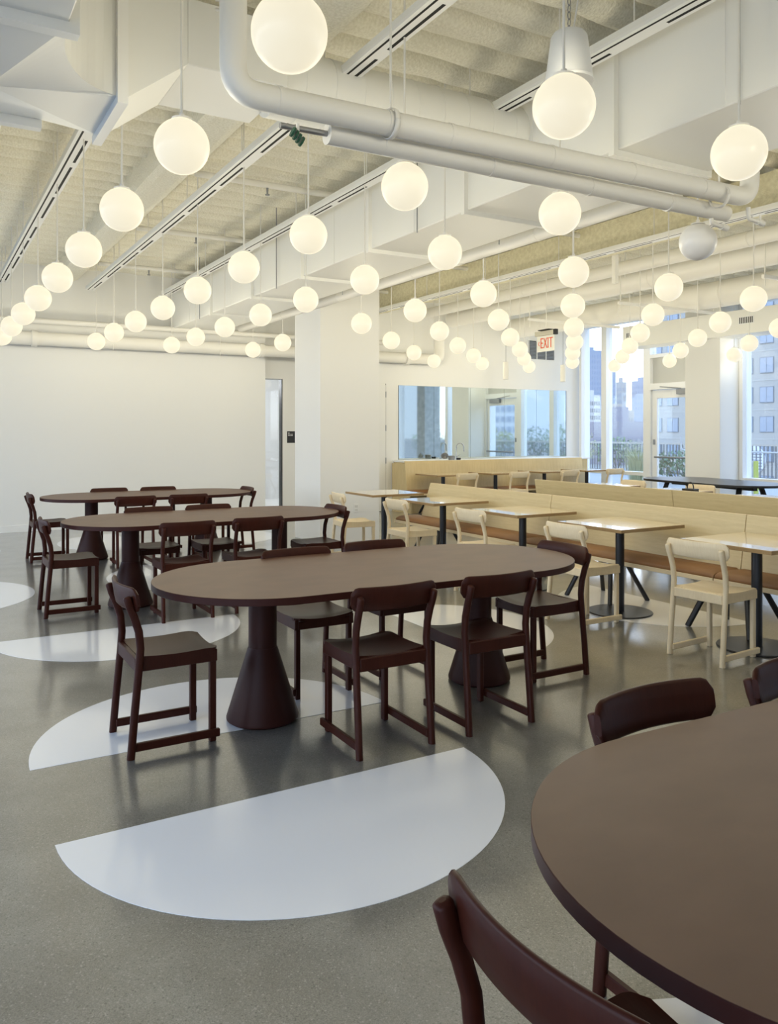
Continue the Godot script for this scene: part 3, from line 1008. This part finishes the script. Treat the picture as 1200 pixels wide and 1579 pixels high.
func neighbour() -> void:
	var x := 74.3
	var o := thing("neighbour_building", "pale siding apartment building with paired windows across the street", "building", Vector3(x, -9, 0))
	var wall := plain(c8(150, 149, 146), 0.8)
	part(o, "wall", box(Vector3(0, 0, -67), Vector3(16, 27, 34)), wall)
	part(o, "parapet", box(Vector3(-0.15, 27, -67.1), Vector3(16, 27.6, 34)), wall)
	var fr := plain(c8(96, 106, 120), 0.5)
	var pane := plain(c8(122, 136, 154), 0.12)
	var frame_mesh := box(Vector3(-0.06, -0.82, -0.79), Vector3(0.0, 0.82, 0.79))
	var pane_mesh := box(Vector3(-0.09, -0.74, -0.345), Vector3(-0.05, 0.74, 0.345))
	var band := plain(c8(160, 159, 156), 0.8)
	for f in 9:
		var y := 9.0 + 2.2 - 9.0 + 3.0 * f
		part(o, "course", box(Vector3(-0.03, y - 1.55, -67), Vector3(0.0, y - 1.45, 34)), band)
	for f in 7:
		for k in 17:
			var z := -63.43 + k * 5.9
			for s in [0.0, -2.33]:
				if z + s < -66.0 or z + s > 33.0:
					continue
				var wn := part(o, "window", frame_mesh, fr, Vector3(0, 11.2 - 6.0 + 3.0 * f, z + s))
				for q in [-0.37, 0.37]:
					part(wn, "pane", pane_mesh, pane, Vector3(0, 0, q))
	var v := part(o, "round_louvre", lathe([Vector2(0, 0), Vector2(1.5, 0), Vector2(1.5, 0.15), Vector2(0, 0.15)], 28), plain(c8(190, 196, 206), 0.6), Vector3(0, 7.6, -53.2), Vector3(0, 0, PI / 2))
	for i in 7:
		part(v, "blade", box(Vector3(-1.0 + i * 0.3, 0.15, -1.1), Vector3(-0.9 + i * 0.3, 0.2, 1.1)), fr)


func tower(called: String, label: String, at: Vector3, size: Vector3, col: Color, win: Color, floors: int, cols: int) -> void:
	var o := thing(called, label, "building", at)
	part(o, "wall", box(Vector3(-size.x / 2, 0, -size.z / 2), Vector3(size.x / 2, size.y, size.z / 2)), plain(col, 0.8))
	var wm := plain(win, 0.3)
	var fh := size.y / (floors + 1)
	var cw := size.z / cols
	var cx := size.x / cols
	var mx := box(Vector3(-0.15, -fh * 0.28, -cw * 0.32), Vector3(0.0, fh * 0.28, cw * 0.32))
	var mz := box(Vector3(-cx * 0.32, -fh * 0.28, 0.0), Vector3(cx * 0.32, fh * 0.28, 0.15))
	for f in floors:
		for k in cols:
			part(o, "window", mx, wm, Vector3(-size.x / 2, fh * (f + 0.8), -size.z / 2 + cw * (k + 0.5)))
			if at.z < 0:
				part(o, "window", mz, wm, Vector3(-size.x / 2 + cx * (k + 0.5), fh * (f + 0.8), size.z / 2))
	part(o, "roof_plant", box(Vector3(-size.x * 0.25, size.y, -size.z * 0.25), Vector3(size.x * 0.1, size.y + fh * 0.7, size.z * 0.2)), plain(col, 0.8))


# ------------------------------------------------------------------ chairs
func slat_mesh() -> ArrayMesh:
	# backrest: a tall oval bent backwards, rounded at its corners; chairs face +X
	var st := begin()
	var rings := []
	var n := 30
	for i in n + 1:
		var s := -1.0 + 2.0 * i / n
		var z := 0.228 * s
		var e := 1.0 - absf(s)
		var round := sqrt(maxf(0.0, 1.0 - pow(maxf(0.0, 1.0 - e / 0.16), 2.0)))
		var hh := 0.028 + 0.029 * round
		var x := -0.186 - 0.042 * (1.0 - s * s)
		var sl := Vector3(-0.042 * -2.0 * s / 0.228, 0, 1.0).normalized()
		var nrm := Vector3(sl.z, 0, -sl.x)
		var c := Vector3(x, 0.728, z)
		var ring := []
		for k in 12:
			var t := TAU * (k + 0.5) / 12
			var a := cos(t)
			var b := sin(t)
			var f := pow(pow(absf(a), 5.0) + pow(absf(b), 5.0), -0.2)
			var yy := b * f * hh
			ring.append(c + nrm * (a * f * 0.0095) + Vector3(-yy * 0.16, yy, 0))
		rings.append(ring)
	add_loft(st, rings)
	return done(st)


func seat_mesh() -> ArrayMesh:
	var st := begin()
	var nu := 20
	var nv := 16
	var tp := func(i: int, j: int) -> Vector3:
		var u := float(i) / nu
		var v := -1.0 + 2.0 * j / nv
		var x := lerpf(-0.165, 0.205, u)
		var w := lerpf(0.186, 0.19, u)
		var q := clampf((u - 0.9) / 0.1, 0.0, 1.0)
		w -= 0.036 * (1.0 - sqrt(maxf(0.0, 1.0 - q * q)))
		var y := 0.449 + 0.013 * v * v - 0.006 * smoothstep(0.8, 1.0, u) - 0.008 * sin(PI * clampf(u * 1.1, 0, 1))
		return Vector3(x, y, v * w)
	var lower := Vector3(0, -0.016, 0)
	for i in nu:
		for j in nv:
			var a: Vector3 = tp.call(i, j)
			var b: Vector3 = tp.call(i + 1, j)
			var c: Vector3 = tp.call(i + 1, j + 1)
			var d: Vector3 = tp.call(i, j + 1)
			st.set_smooth_group(2)
			quad(st, d, c, b, a)
			st.set_smooth_group(3)
			quad(st, a + lower, b + lower, c + lower, d + lower)
	st.set_smooth_group(-1)
	for i in nu:
		for j in [0, nv]:
			var a: Vector3 = tp.call(i, j)
			var b: Vector3 = tp.call(i + 1, j)
			face(st, [a, b, b + lower, a + lower], Vector3(0, 0, -1.0 if j == 0 else 1.0))
	for j in nv:
		for i in [0, nu]:
			var a: Vector3 = tp.call(i, j)
			var b: Vector3 = tp.call(i, j + 1)
			face(st, [a, b, b + lower, a + lower], Vector3(-1.0 if i == 0 else 1.0, 0, 0))
	return done(st)


var chair_shapes := {}


func chair_proto(mat: Material) -> Node3D:
	if chair_shapes.is_empty():
		chair_shapes.seat = seat_mesh()
		chair_shapes.slat = slat_mesh()
		for s in [-1, 1]:
			chair_shapes["rear%d" % s] = sweep([Vector3(-0.212, 0.0, 0.197 * s), Vector3(-0.195, 0.2, 0.196 * s), Vector3(-0.176, 0.4, 0.194 * s), Vector3(-0.168, 0.5, 0.194 * s), Vector3(-0.176, 0.58, 0.195 * s),
				Vector3(-0.196, 0.645, 0.196 * s), Vector3(-0.218, 0.70, 0.198 * s), Vector3(-0.229, 0.738, 0.199 * s)], Vector3.RIGHT, 0.036, 0.03, 12, 3.0, true)
			chair_shapes["front%d" % s] = rbox(Vector3(0.165, 0.0, 0.162 * s - 0.014), Vector3(0.198, 0.425, 0.162 * s + 0.014), 0.004)
			chair_shapes["runner%d" % s] = rbox(Vector3(-0.2, 0.028, 0.187 * s - 0.011), Vector3(0.21, 0.066, 0.187 * s + 0.011), 0.004)
			chair_shapes["side%d" % s] = rbox(Vector3(-0.165, 0.39, 0.172 * s - 0.012), Vector3(0.2, 0.448, 0.172 * s + 0.012), 0.003)
		chair_shapes.front_rail = rbox(Vector3(0.178, 0.39, -0.162), Vector3(0.2, 0.434, 0.162), 0.003)
		chair_shapes.rear_rail = rbox(Vector3(-0.19, 0.39, -0.18), Vector3(-0.165, 0.452, 0.18), 0.004)
	var o := Node3D.new()
	part(o, "seat", chair_shapes.seat, mat)
	part(o, "backrest", chair_shapes.slat, mat)
	for s in [-1, 1]:
		part(o, "leg", chair_shapes["rear%d" % s], mat)
		part(o, "leg", chair_shapes["front%d" % s], mat)
		part(o, "runner", chair_shapes["runner%d" % s], mat)
		part(o, "side_rail", chair_shapes["side%d" % s], mat)
	part(o, "front_rail", chair_shapes.front_rail, mat)
	part(o, "rear_rail", chair_shapes.rear_rail, mat)
	return o


var protos := {}


func chair(wood: String, x: float, z: float, turn_deg: float, label: String, group: String) -> void:
	if not protos.has(wood):
		protos[wood] = chair_proto(M[wood])
	var o: Node3D = protos[wood].duplicate()
	o.name = numbered("brown_chair" if wood == "brown" else "pale_wood_chair")
	add_child(o, true)
	o.position = Vector3(x, 0, z)
	o.rotation_degrees.y = turn_deg
	tag(o, label, "chair", group)


# ------------------------------------------------------------------ the brown oval tables
func oval_table(called: String, label: String, at: Vector3, turn: float, base: bool, top_mat: Material, edge_mat: Material) -> Node3D:
	var o := thing(called, label, "table", at, turn)
	var p := stadium(1.25, 0.578, 40)
	var st := begin()
	add_slab(st, p, 0.706, 0.7395, 0.002)
	var tp := part(o, "table_top", done(st), edge_mat)
	st = begin()
	add_slab(st, stadium(1.249, 0.577, 40), 0.7395, 0.7405, 0.0004)
	part(tp, "surface", done(st), top_mat)
	if base:
		for s in [-0.69, 0.69]:
			var b := part(o, "pedestal", lathe([Vector2(0, 0.0), Vector2(0.17, 0.0), Vector2(0.186, 0.012), Vector2(0.187, 0.022), Vector2(0.078, 0.372), Vector2(0.075, 0.378), Vector2(0, 0.378)], 48), M.brown_base, Vector3(s, 0, 0))
			part(b, "neck", lathe([Vector2(0, 0.374), Vector2(0.0735, 0.374), Vector2(0.0735, 0.706), Vector2(0, 0.706)], 40), M.brown_base)
	return o


func build_brown_tables() -> void:
	var which := ["fourth", "third", "second", "first"]
	var at := [Vector3(2.16, 0, -0.852), Vector3(2.25, 0, -3.98), Vector3(2.28, 0, -7.17), Vector3(2.46, 0, -10.0)]
	var extra := ["", "", "", ", nearest to it"]
	for k in 4:
		oval_table("oval_table", "brown oval table on cone pedestals, %s out from the long white wall%s" % [which[k], extra[k]], at[k], [-0.026, -0.02, 0.0, 0.0][k], true, M.brown_top, M.brown_edge)
	# chairs: [table, x, z, turn, place]; a chair turned 0 faces +X, 90 faces -Z, 270 faces +Z, 180 faces -X
	var near := "on the side away from the white wall"
	var far := "on the side facing away from the room's front, towards the white wall"
	var seats := [
		[0, 0.965, -0.89, 1.0, "end away from the settees"], [0, 1.77, -1.375, 270.0, "wall side, further from settees"], [0, 2.40, -1.36, 270.0, "wall side, closer to settees"],
		[1, 1.055, -3.99, 0.0, "end away from the settees"], [1, 1.94, -3.475, 90.0, "outer side, further from settees"], [1, 2.545, -3.46, 90.0, "outer side, closer to settees"],
		[1, 3.36, -3.91, 180.0, "end by the settees"], [1, 2.0, -4.36, 270.0, "wall side, further from settees"], [1, 2.58, -4.42, 270.0, "wall side, closer to settees"],
		[2, 1.10, -7.18, 0.0, "end away from the settees"], [2, 1.86, -6.57, 90.0, "outer side, further from settees"], [2, 2.47, -6.61, 90.0, "outer side, closer to settees"],
		[2, 3.31, -7.05, 180.0, "end by the settees"], [2, 1.89, -7.56, 270.0, "wall side, further from settees"], [2, 2.46, -7.54, 270.0, "wall side, closer to settees"],
		[3, 1.33, -10.2, 0.0, "end away from the settees"], [3, 2.09, -9.36, 90.0, "outer side, further from settees"], [3, 2.68, -9.35, 90.0, "outer side, closer to settees"],
		[3, 3.48, -9.95, 180.0, "end by the settees"], [3, 2.09, -10.4, 270.0, "wall side, further from settees"], [3, 2.69, -10.35, 270.0, "wall side, closer to settees"]]
	for s in seats:
		chair("brown", s[1], s[2], s[3], "brown chair at the %s oval table from the wall, %s" % [which[s[0]], s[4]], "brown chairs round the oval tables")


# ------------------------------------------------------------------ settees, square tables, pale chairs
func square_table(label: String, x: float, z: float, group: String) -> void:
	var o := thing("square_table", label, "table", Vector3(x, 0, z), 0.0, group)
	var tp := part(o, "table_top", rbox(Vector3(-0.36, 0.712, -0.36), Vector3(0.36, 0.738, 0.36), 0.002), M.wood_edge)
	part(tp, "surface", rbox(Vector3(-0.358, 0.738, -0.358), Vector3(0.358, 0.7395, 0.358), 0.0005), M.gloss_wood)
	part(o, "pole", lathe([Vector2(0, 0.012), Vector2(0.036, 0.012), Vector2(0.036, 0.70), Vector2(0, 0.70)], 20), M.dark_metal)
	part(o, "top_plate", box(Vector3(-0.14, 0.70, -0.14), Vector3(0.14, 0.712, 0.14)), M.dark_metal)
	part(o, "base_disc", lathe([Vector2(0, 0), Vector2(0.262, 0), Vector2(0.265, 0.006), Vector2(0.26, 0.012), Vector2(0, 0.014)], 48), M.dark_metal)


func settee(called: String, label: String, at: Vector3, turn: float, length: float, back_h: float, joints: Array, lean: float) -> void:
	# a settee faces -X before it is turned; its back stands at x = 0, it runs from z = 0 to +length
	var o := thing(called, label, "bench", at, turn)
	var edges := [0.0]
	edges.append_array(joints)
	edges.append(length)
	for k in edges.size() - 1:
		var a: float = edges[k] + (0.007 if k > 0 else 0.0)
		var b: float = edges[k + 1]
		var e := lean if k == 0 else 0.0
		# back panel: leans, with slanting ends
		var st := begin()
		hexa(st, [Vector3(-0.09, 0.40, b), Vector3(-0.06, 0.40, b), Vector3(-0.06, 0.40, a), Vector3(-0.09, 0.40, a),
			Vector3(-0.012, back_h, b), Vector3(0.012, back_h, b), Vector3(0.012, back_h, a + e), Vector3(-0.012, back_h, a + e)])
		var bp := part(o, "back_panel", done(st), M.ply if back_h > 0.9 else M.ply_long)
		part(bp, "top_edge", box(Vector3(-0.012, back_h, a + e), Vector3(0.012, back_h + 0.003, b)), M.ply_edge)
		part(o, "seat_board", rbox(Vector3(-0.405, 0.36, a - (0.12 if k == 0 else 0.0)), Vector3(-0.05, 0.395, b), 0.003), M.ply_edge)
		st = begin()
		var rings := []
		for q in [[0.0, 0.75], [0.03, 1.0], [b - a - 0.03 + (0.1 if k == 0 else 0.0), 1.0], [b - a + (0.1 if k == 0 else 0.0), 0.75]]:
			var zz: float = a - (0.1 if k == 0 else 0.0) + q[0]
			var h: float = 0.055 * q[1]
			rings.append([Vector3(-0.09, 0.395, zz), Vector3(-0.09, 0.395 + h * 0.9, zz), Vector3(-0.25, 0.395 + h, zz), Vector3(-0.36, 0.395 + h * 0.92, zz), Vector3(-0.39, 0.395 + h * 0.6, zz), Vector3(-0.4, 0.395, zz)])
		add_loft(st, rings)
		part(o, "cushion", done(st), M.leather)
	# splayed black legs
	var z := 0.45
	while z < length:
		for s in [[-0.31, -0.34], [-0.14, -0.08]]:
			part(o, "leg", sweep([Vector3(s[1] + (-0.1 if s[0] < -0.2 else 0.1), 0.0, z - 0.12), Vector3(s[0], 0.36, z)], Vector3.RIGHT, 0.03, 0.045, 8, 4.0), M.black)
		for s in [[-0.31, -0.34], [-0.14, -0.08]]:
			part(o, "leg", sweep([Vector3(s[1] + (-0.1 if s[0] < -0.2 else 0.1), 0.0, z + 0.42), Vector3(s[0], 0.36, z + 0.3)], Vector3.RIGHT, 0.03, 0.045, 8, 4.0), M.black)
		z += 1.35


func build_settee_area() -> void:
	settee("settee", "long pale wood settee with brown leather seat pads facing the brown tables", Vector3(5.57, 0, -8.62), 0.0, 7.6, 0.85, [2.35, 4.58], 0.1)
	settee("settee", "long pale wood settee turned to the windows, its plain back to the brown tables", Vector3(7.2, 0, -1.0), PI, 7.45, 0.85, [2.9, 5.15], -0.0)
	settee("settee", "pale wood settee with a tall back along the sink counter", Vector3(7.6, 0, -12.5), PI / 2, 4.28, 0.955, [], 0.0)
	# tables and chairs of the first settee
	var tz := [-3.58, -4.85, -6.10, -7.47, -8.78]
	var nth := ["fifth", "fourth", "third", "second", "first"]
	for k in 5:
		square_table("square pale wood cafe table, %s from the white column, before the leather-padded settee" % nth[k], 5.04, tz[k], "cafe tables before the first settee")
	var cz := [[4.61, -3.59, 4.0], [4.56, -4.76, 0.0], [4.60, -6.09, 2.0], [4.58, -7.38, 0.0], [4.44, -8.45, -8.0]]
	for k in 5:
		chair("ash", cz[k][0], cz[k][1], cz[k][2], "pale ash chair at the %s cafe table from the white column" % nth[k], "pale chairs before the first settee")
	# beyond the second settee
	for k in 3:
		square_table("square pale wood cafe table %s behind the plain-backed settee" % ["at the end", "with a black bag", "out in the middle"][k], 8.4, [-8.4, -7.2, -5.95][k], "cafe tables behind the second settee")
		if k < 2:
			chair("ash", 8.85, [-8.44, -7.26][k], 180.0, "pale ash chair facing the plain-backed settee, %s" % ["at its end table", "behind the black bag"][k], "pale chairs facing the second settee")
	# by the counter
	for k in 4:
		var w: String = ["first", "second", "third", "last"][k]
		square_table("square pale wood cafe table before the tall counter settee, %s one towards the windows" % w, [8.1, 9.27, 10.45, 11.55][k], -12.0, "cafe tables by the counter settee")
		chair("ash", [8.13, 9.27, 10.47, 11.62][k], -11.5, 90.0, "pale ash chair facing the counter settee, %s one towards the windows" % w, "pale chairs by the counter settee")
	# the black table by the windows
	var bt := oval_table("black_oval_table", "long black oval table with splayed legs by the glazed door", Vector3(10.53, 0, -8.25), 1.42, false, plain(c8(38, 42, 52), 0.3), M.black)
	for s in [-0.75, 0.75]:
		for q in [-1, 1]:
			part(bt, "leg", sweep([Vector3(s + 0.1 * signf(s), 0, 0.42 * q), Vector3(s, 0.7, 0.2 * q)], Vector3.RIGHT, 0.09, 0.05, 8, 4.0), M.black)
	part(bt, "under_rail", rbox(Vector3(-0.85, 0.64, -0.04), Vector3(0.85, 0.705, 0.04), 0.004), M.black)
	# black bag
	var bag := thing("black_bag", "small black bag with an upright loop handle on a cafe table", "bag", Vector3(8.62, 0.74, -7.08))
	part(bag, "body", rbox(Vector3(-0.06, 0, -0.09), Vector3(0.06, 0.02, 0.09), 0.006), M.black)
	var lp := []
	for i in 13:
		var t := PI * i / 12.0
		lp.append(Vector3(0, 0.02 + 0.085 * sin(t), 0.05 * cos(t)))
	part(bag, "handle", sweep(lp, Vector3.RIGHT, 0.02, 0.008, 8), M.black)


# ------------------------------------------------------------------ counter and mirror
func build_counter() -> void:
	var o := thing("sink_counter", "white sink counter behind the tall settee, under the mirror", "counter", Vector3(0, 0, ZB))
	part(o, "cabinet", box(Vector3(7.78, 0, 0.02), Vector3(12.15, 0.92, 0.6)), M.ply)
	part(o, "worktop", rbox(Vector3(7.76, 0.92, 0.015), Vector3(12.2, 0.955, 0.62), 0.004), M.white)
	part(o, "end_panel", box(Vector3(7.74, 0, 0.02), Vector3(7.78, 0.9, 0.66)), M.ply)
	var m := thing("wall_mirror", "wide wall mirror of five panels above the sink counter", "mirror", Vector3(0, 0, ZB))
	var xs := [7.89, 8.687, 9.561, 10.42, 11.27, 12.09]
	for k in 5:
		part(m, "mirror_panel", box(Vector3(xs[k] + 0.003, 0.965, 0.0), Vector3(xs[k + 1] - 0.003, 2.37, 0.008)), M.mirror)
	part(m, "edge_trim", box(Vector3(12.09, 0.965, 0.0), Vector3(12.105, 2.37, 0.012)), M.galv)
	part(m, "backing", box(Vector3(7.885, 0.962, -0.002), Vector3(12.09, 2.372, 0.002)), plain(c8(120, 126, 126), 0.6))
	var t := thing("gooseneck_tap", "chrome gooseneck tap on the sink counter", "tap", Vector3(9.03, 0.955, -12.92))
	part(t, "base", lathe([Vector2(0, 0), Vector2(0.025, 0), Vector2(0.022, 0.05), Vector2(0, 0.05)], 16), M.steel)
	var path := [Vector3(0, 0.04, 0), Vector3(0, 0.24, 0)]
	for i in 13:
		var a := PI - PI * i / 12.0
		path.append(Vector3(0.075 + 0.075 * cos(a), 0.24 + 0.07 * sin(a), 0.03 * i / 12.0))
	path.append(Vector3(0.155, 0.15, 0.03))
	part(t, "spout", sweep(path, Vector3.BACK, 0.022, 0.022, 10), M.steel)
	part(t, "lever", pipe([Vector3(0, 0.05, 0.02), Vector3(0.06, 0.09, 0.03)], 0.007, 8), M.steel)
	# small vessels by the tap
	var bowl := lathe([Vector2(0, 0), Vector2(0.03, 0), Vector2(0.07, 0.06), Vector2(0.066, 0.06), Vector2(0.028, 0.006), Vector2(0, 0.006)], 20)
	var a := thing("metal_bowl", "grey metal bowl tipped on its side by the tap", "bowl", Vector3(8.68, 1.0, -12.8), 0.0)
	part(a, "bowl", bowl, M.galv, Vector3.ZERO, Vector3(0.9, 0, 0.5))
	var b := thing("dark_pot", "squat dark pot standing left of the tap", "pot", Vector3(8.82, 0.955, -12.78))
	part(b, "pot", lathe([Vector2(0, 0), Vector2(0.06, 0), Vector2(0.066, 0.07), Vector2(0.05, 0.08), Vector2(0, 0.08)], 20), M.galv)
	var d := thing("dark_dish", "low dark dish beside the tap", "dish", Vector3(8.97, 0.955, -12.76))
	part(d, "dish", lathe([Vector2(0, 0), Vector2(0.04, 0), Vector2(0.05, 0.035), Vector2(0, 0.03)], 20), M.dark_metal)


# ------------------------------------------------------------------ lamps
func pendant(x: float, z: float, lit: bool, proto: Dictionary, row := "", place := "") -> void:
	var o := thing("globe_pendant", "lit white globe pendant, %s row from the windows, %s from the back wall" % [row, place] if lit else "unlit greyish white globe pendant among the lit ones", "pendant lamp", Vector3(x, GLOBE_Y, z), 0.0, "lit globe pendants" if lit else "")
	part(o, "globe", proto.globe, M.globe if lit else M.globe_off)
	part(o, "cap", proto.cap, M.paint)
	part(o, "stem", proto.stem, M.paint)
	if lit:
		var l := OmniLight3D.new()
		l.name = "glow"
		l.light_color = Color(1.0, 0.96, 0.845)
		l.light_energy = 0.215
		l.light_size = 0.1
		l.omni_range = 30.0
		l.omni_attenuation = 2.0
		l.shadow_enabled = true
		o.add_child(l, true)


func build_lamps() -> void:
	var prof := []
	for i in 33:
		var t := -PI / 2 + PI * i / 32.0
		if t > 1.25:
			break
		prof.append(Vector2(0.125 * cos(t) if i > 0 else 0.0, 0.125 * sin(t)))
	prof.append(Vector2(0.034, 0.1195))
	prof.append(Vector2(0.0, 0.1195))
	var proto := {
		"globe": lathe(prof, 40),
		"cap": lathe([Vector2(0, 0.1195), Vector2(0.046, 0.1195), Vector2(0.046, 0.127), Vector2(0.012, 0.129), Vector2(0.012, 0.15), Vector2(0, 0.15)], 24),
		"stem": lathe([Vector2(0, 0.14), Vector2(0.0058, 0.14), Vector2(0.0058, DECK_Y - GLOBE_Y + 0.13), Vector2(0, DECK_Y - GLOBE_Y + 0.13)], 10)}
	# rows of the grid: x, z of the first lamp in view, step, count in view, count added out of view for their light, carrying the row on towards and past the camera
	var rows := [[1.05, -2.45, 1.225, 9, 0], [2.24, -2.455, 1.228, 9, 0], [3.32, -2.452, 1.222, 9, 3], [4.635, -3.745, 1.22, 8, 1], [5.87, -5.06, 1.24, 6, 2], [7.1, -5.08, 1.26, 6, 1],
		[8.28, -6.37, 1.24, 6, 2], [9.4, -7.6, 1.245, 5, 1], [10.65, -7.69, 1.25, 5, 1], [12.02, -8.97, 1.37, 3, 0]]
	for r in rows.size():
		var c: Array = rows[r]
		var n := 0
		for k in range(int(c[3]) - 1, -1 - int(c[4]), -1):
			if r == 3 and k == 5:
				continue
			pendant(c[0] - (0.006 * k if r == 0 else 0.0), c[1] - c[2] * k, not (r == 3 and k == 0), proto, ORD[rows.size() - 1 - r], ORD[n])
			n += 1
	# unseen lamp added to brighten the corridor behind the glazed slot
	var cl := thing("added_corridor_lamp", "unseen added lamp that brightens the corridor behind the glazed slot", "lamp", Vector3(5.0, 2.5, -15.6))
	part(cl, "globe", proto.globe, M.globe)
	part(cl, "stem", lathe([Vector2(0, 0.12), Vector2(0.006, 0.12), Vector2(0.006, 0.26), Vector2(0, 0.26)], 8), M.paint)
	var l := OmniLight3D.new()
	l.name = "glow"
	l.light_color = Color(0.96, 0.98, 1.0)
	l.light_energy = 2.2
	l.light_size = 0.125
	l.omni_range = 20.0
	l.omni_attenuation = 2.0
	l.shadow_enabled = true
	cl.add_child(l, true)


# ------------------------------------------------------------------ small things
func build_small_things() -> void:
	# exit sign
	var o := thing("exit_sign", "hanging exit sign with orange letters on a clear panel", "sign", Vector3(8.03, 2.80, -9.2))
	part(o, "housing", rbox(Vector3(-0.025, 0.115, -0.21), Vector3(0.025, 0.185, 0.2), 0.004), plain(c8(196, 192, 176), 0.4))
	part(o, "end_cap", rbox(Vector3(-0.028, 0.11, 0.2), Vector3(0.028, 0.19, 0.25), 0.004), M.black)
	part(o, "canopy", rbox(Vector3(-0.06, 0.19, -0.1), Vector3(0.06, 0.202, 0.14), 0.003), M.black)
	part(o, "stem", pipe([Vector3(0, 0.2, 0.02), Vector3(0, 1.33, 0.02)], 0.006, 8), M.paint)
	var pm := plain(Color(0.95, 0.95, 0.92, 0.75), 0.3)
	pm.transparency = BaseMaterial3D.TRANSPARENCY_ALPHA
	var panel := part(o, "panel", box(Vector3(-0.004, -0.12, -0.18), Vector3(0.004, 0.115, 0.2)), pm)
	var lm := plain(c8(214, 72, 26), 0.5)
	lm.emission_enabled = true
	lm.emission = c8(236, 100, 48)
	lm.emission_energy_multiplier = 0.16
	var tm := TextMesh.new()
	var sf := SystemFont.new()
	sf.font_names = PackedStringArray(["Droid Sans"])
	tm.font = sf
	tm.text = "EXIT"
	tm.font_size = 32
	tm.depth = 0.004
	tm.pixel_size = 0.0062
	part(panel, "lettering", tm, lm, Vector3(-0.007, 0.0, 0.03), Vector3(0, -PI / 2, 0)).scale = Vector3(0.72, 1.0, 1.0)
	var cs := begin()
	add_box(cs, Vector3(-0.008, 0.0, -0.15), Vector3(-0.004, 0.012, -0.12))
	part(panel, "chevron", sweep([Vector3(-0.006, 0.03, -0.125), Vector3(-0.006, 0.0, -0.15), Vector3(-0.006, -0.03, -0.125)], Vector3.RIGHT, 0.004, 0.012, 6), lm)
	# bell-shaped speaker behind a globe
	var sp := thing("pendant_speaker", "white bell-shaped pendant speaker on a chain behind a globe", "speaker", Vector3(2.42, 3.0, -2.62))
	part(sp, "shell", lathe([Vector2(0, 0.0), Vector2(0.098, 0.0), Vector2(0.102, 0.006), Vector2(0.088, 0.11), Vector2(0.078, 0.19), Vector2(0.068, 0.205), Vector2(0, 0.208)], 36), M.white)
	part(sp, "rim", lathe([Vector2(0.096, -0.004), Vector2(0.103, -0.004), Vector2(0.103, 0.008), Vector2(0.096, 0.008)], 36), M.white)
	for i in 16:
		var lk := []
		for q in 9:
			var a := TAU * q / 8.0
			lk.append(Vector3(0.008 * cos(a), 0.225 + i * 0.03 + 0.018 * sin(a), 0))
		part(sp, "chain_link", sweep(lk, Vector3.BACK, 0.004, 0.004, 5), M.galv, Vector3.ZERO, Vector3(0, PI / 2 * (i % 2), 0))
	part(sp, "cable", pipe([Vector3(0.02, 0.2, 0), Vector3(0.06, 0.5, 0.02), Vector3(0.02, 0.72, 0), Vector3(0.0, 1.0, 0)], 0.004, 6), M.paint)
	# slim cylinders hung before the counter wall
	for k in 2:
		var c := thing("cylinder_pendant", ["slim off-white cylinder pendant over the sink counter", "slim off-white cylinder pendant near the corner window"][k], "pendant lamp", Vector3([9.75, 11.2][k], 2.66, -12.3))
		part(c, "body", lathe([Vector2(0, -0.17), Vector2(0.05, -0.17), Vector2(0.055, -0.165), Vector2(0.055, 0.165), Vector2(0.05, 0.17), Vector2(0, 0.17)], 20), M.paint)
		part(c, "cord", pipe([Vector3(0, 0.17, 0), Vector3(0, 1.38, 0)], 0.005, 6), M.galv)
